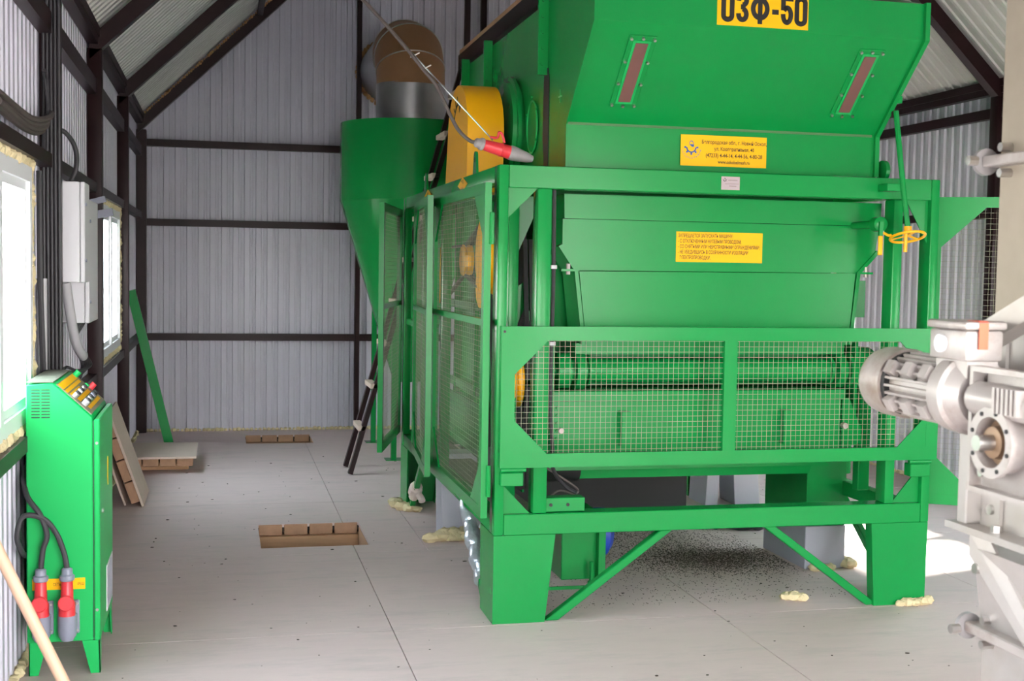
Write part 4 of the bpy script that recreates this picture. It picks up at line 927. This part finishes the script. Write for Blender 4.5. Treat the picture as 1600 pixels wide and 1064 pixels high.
# ------------------------------------------------------------------ hanging power cable with red plug
hc = thing('hanging_plug', 'red plug and cable hanging on a steel wire above the machine frame', 'plug', (1.2, 5.46, 2.07))
w0, w1 = V((-.03, 5.76, 3.44)), V((1.215, 5.47, 2.115))
def on(t): return w0.lerp(w1, t)
MB().tube([w0, on(.5), on(.965)], .0035, 6).build('support_wire', 'galv', hc, smooth=True)
off = V((0, -.012, -.004))
MB().tube([w0+off, on(.3)+off, on(.6)+off, (.872, 5.53, 2.455), (.925, 5.525, 2.39), (.983, 5.51, 2.268), (1.021, 5.50, 2.20), (1.066, 5.48, 2.156), (1.095, 5.465, 2.146)], .0085, 10).build('cable', 'gcable', hc, smooth=True)
for t_ in (.35, .5, .69, .73): MB().cyl(on(t_)+V((-.02, -.012, -.01)), on(t_)+V((.02, -.012, .012)), .0035, n=6).build('wire_clip', 'steel', hc)
ax = V((.262, .03, -.061)).normalized(); p0 = V((1.085, 5.46, 2.148))
MB().lathe(p0, ax, [(0, .013), (.006, .02), (.02, .022), (.028, .028), (.04, .028), (.045, .02)], 18).build('cable_gland', 'greyp2', hc, smooth=True)
MB().lathe(p0+ax*.04, ax, [(0, .020), (.01, .025), (.08, .029), (.085, .031), (.09, .029), (.125, .031)], 20).build('plug_body', 'red', hc, smooth=True)
MB().lathe(p0+ax*.165, ax, [(0, .031), (.005, .033), (.03, .032), (.09, .022), (.115, .014)], 18).build('socket_half', 'greyp2', hc, smooth=True)
q = p0+ax*.10
MB().tube([on(.955), on(.965)+V((.02, 0, .012)), q+V((.015, 0, .07)), q+V((.03, 0, .06)), q+V((.04, 0, .025))], .006, 8).build('red_strap', 'red', hc, smooth=True)

# ------------------------------------------------------------------ elevator casing and gearmotor at the right
el = thing('elevator_casing', 'tall pale zinc elevator casing at the right edge', 'elevator', (1.9, 2.2, 0))
B('lower_casing', 'elev', el, 1.69, 2.05, 1.95, 2.50, 0, .99, bevel=.004)
B('drive_housing', 'elev', el, 1.665, 2.07, 1.92, 2.50, 1.045, 1.50)
B('upper_casing', 'elev_beige', el, 1.69, 2.05, 1.95, 2.50, 1.50, 3.9, bevel=.004)
B('corner_angle', 'elev', el, 1.618, 1.665, 2.47, 2.505, 1.045, 1.47, bevel=.003); B('corner_angle', 'elev', el, 1.655, 1.664, 2.40, 2.47, 1.045, 1.47)
fl = B('lower_flange', 'elev', el, 1.605, 2.09, 1.90, 2.53, 1.030, 1.045)
MB().hexa([(1.688, 1.95, .80), (1.70, 1.95, .80), (1.70, 2.5, .80), (1.688, 2.5, .80), (1.622, 1.95, 1.0), (1.70, 1.95, 1.0), (1.70, 2.44, 1.0), (1.622, 2.44, 1.0)]).build('support_skirt', 'elev', el)
MB().prism([(1.62, 2.455, 1.03), (1.62, 2.455, .98), (1.665, 2.455, .955), (1.688, 2.32, .80), (1.688, 2.0, .60), (1.66, 2.0, .60), (1.63, 2.40, 1.03)], (.006, 0, 0)).build('gusset', 'elev', el)
for y in (2.50, 2.38, 2.26): MB().cyl((1.635, y, 1.045), (1.635, y, 1.06), .012, n=6).build('bolt', 'steel', fl)
for z in (1.085, 1.46): MB().cyl((1.662, 2.43, z), (1.648, 2.43, z), .011, n=10).build('bolt', 'steel', el)
MB().cyl((1.668, 2.22, 1.44), (1.645, 2.22, 1.44), .016, n=14).build('bolt', 'steel', el)
MB().cyl((1.64, 2.43, .955), (1.618, 2.43, .955), .012, n=10).build('bolt', 'steel', el)
def clamp(z, m='motor'):
    c = B('clamp_band', m, el, 1.655, 2.08, 1.92, 2.515, z-.012, z+.012, bevel=.003)
    MB().cyl((1.668, 2.515, z), (1.668, 2.527, z), .030, n=28).build('clamp_plate', 'greyp2', c, smooth=True)
    MB().cyl((1.632, 2.50, z), (1.610, 2.50, z), .011, n=8).build('bolt', 'steel', c)
    for s_ in (-1, 1): MB().cyl((1.690, 2.46, z+s_*.028), (1.662, 2.46, z+s_*.028), .010, n=8).build('bolt', 'steel', c)
    for s_ in (-1, 1): MB().cyl((1.690, 2.20, z+s_*.03), (1.662, 2.20, z+s_*.03), .009, n=8).build('bolt', 'steel', c)
clamp(1.853); clamp(.80)
MB().bar((1.60, 2.38, 1.47), (1.668, 1.97, 1.685), .05, .05, (1, 0, 0)).build('stay_tube', 'elev', el)
MB().tube([(1.56, 2.15, 1.47), (1.585, 2.08, 1.49), (1.60, 2.02, 1.54), (1.61, 1.96, 1.62)], .011, 8).build('cable', 'cable', el, smooth=True)
gmr = thing('gearmotor', 'silver grey electric gearmotor with finned body and worm gearbox', 'motor', (1.52, 2.3, 1.15))
mx_, mz = 1.52, 1.352
MB().lathe((mx_, 2.68, mz), (0, -1, 0), [(0, .045), (.004, .06), (.03, .076), (.05, .079), (.12, .079), (.12, .070)], 36).build('fan_cover', 'motor', gmr, smooth=True)
MB().cyl((mx_, 2.562, mz), (mx_, 2.545, mz), .072, n=28).build('fan_gap', 'dark', gmr)
bd = MB().cyl((mx_, 2.55, mz), (mx_, 2.35, mz), .058, n=28).build('motor_body', 'motor', gmr, smooth=True)
for k in range(26):
    a = 2*math.pi*k/26; d = V((math.cos(a), 0, math.sin(a))); c = V((mx_, 0, mz))+d*.064
    MB().bar((c.x, 2.54, c.z), (c.x, 2.36, c.z), .005, .020, d).build('cooling_fin', 'motor', bd)
for y in (2.52, 2.45, 2.38):
    for a in (-2.6, 2.6): d = V((math.cos(a), 0, math.sin(a))); c = V((mx_, y, mz))+d*.074; MB().bar(c-d*.012, c+d*.012, .03, .03, (0, 1, 0)).build('fixing_lug', 'motor', bd)
MB().lathe((mx_, 2.36, mz), (0, -1, 0), [(0, .070), (.005, .082), (.03, .084), (.05, .084), (.055, .075), (.09, .06)], 36).build('end_flange', 'motor', gmr, smooth=True)
tb = MB().box(1.462, 1.548, 2.252, 2.388, 1.425, 1.488).build('terminal_box', 'motor', gmr, bevel=.007)
B('box_lid', 'motor', tb, 1.457, 1.553, 2.247, 2.393, 1.489, 1.506, bevel=.006); B('box_neck', 'motor', tb, 1.475, 1.545, 2.265, 2.38, 1.39, 1.426)
MB().lathe((1.462, 2.338, 1.458), (-1, 0, 0), [(0, .019), (.008, .019), (.010, .015)], 18).build('blanking_plug', 'white', tb, smooth=True)
B('red_tape', 'orange', tb, 1.487, 1.508, 2.2458, 2.2468, 1.450, 1.504); B('red_tape', 'orange', tb, 1.487, 1.508, 2.2468, 2.29, 1.5062, 1.5072)
# gearbox: square rimmed housing with finned worm barrel and round hub flange, facing the aisle
gb = MB()
gy0, gy1, gz0, gz1, gxf = 1.99, 2.255, 1.165, 1.418, 1.475
gb.box(1.50, 1.60, gy0+.02, gy1-.02, gz0+.01, gz1-.01)
gearbox = gb.build('gearbox_housing', 'motor', gmr, bevel=.006)
rim = MB(); tt = .011
rim.box(gxf, 1.50, gy0, gy1, gz1-tt, gz1); rim.box(gxf, 1.50, gy0, gy1, gz0, gz0+tt); rim.box(gxf, 1.50, gy0, gy0+tt, gz0+tt, gz1-tt); rim.box(gxf, 1.50, gy1-tt, gy1, gz0+tt, gz1-tt)
rim.build('housing_rim', 'motor', gearbox)
MB().cyl((1.49, gy1-.012, 1.353), (1.49, gy0+.012, 1.353), .034, n=20).build('worm_barrel', 'motor', gearbox, smooth=True)
for k in range(6): B('barrel_fin', 'motor', gearbox, 1.447, 1.47, 2.13-k*.014, 2.137-k*.014, 1.335, 1.385)
MB().cyl((1.60, 2.155, 1.275), (1.664, 2.155, 1.275), .06, n=24).build('shaft_sleeve', 'motor', gearbox, smooth=True)
HC = V((1.50, 2.155, 1.275))
MB().lathe(HC, (-1, 0, 0), [(0, .062), (.03, .062), (.031, .070), (.042, .070), (.042, .050), (.012, .047)], 36, caps=False).build('hub_flange', 'motor', gearbox, smooth=True)
MB().lathe(HC+V((-.0424, 0, 0)), (-1, 0, 0), [(-.028, .047), (-.030, .034), (-.006, .031), (-.004, .024), (-.004, .012)], 32, caps=False).build('hub_recess', 'hubdirt', gearbox, smooth=True)
MB().cyl(HC, HC+V((-.072, 0, 0)), .0165, .015, n=20).build('output_shaft', 'steel', gearbox, smooth=True)
for k in range(8):
    a = .3+k*math.pi/4; c = HC+V((-.0415, .060*math.cos(a), .060*math.sin(a))); MB().cyl(c, c+V((-.003, 0, 0)), .0045, n=8).build('flange_bolt', 'dark', gearbox)
for y, z in ((gy1-.03, gz1-.04), (gy1-.03, gz0+.04), (gy0+.03, gz0+.04)): MB().cyl((1.50, y, z), (1.485, y, z), .009, n=10).build('housing_bolt', 'steel', gearbox)
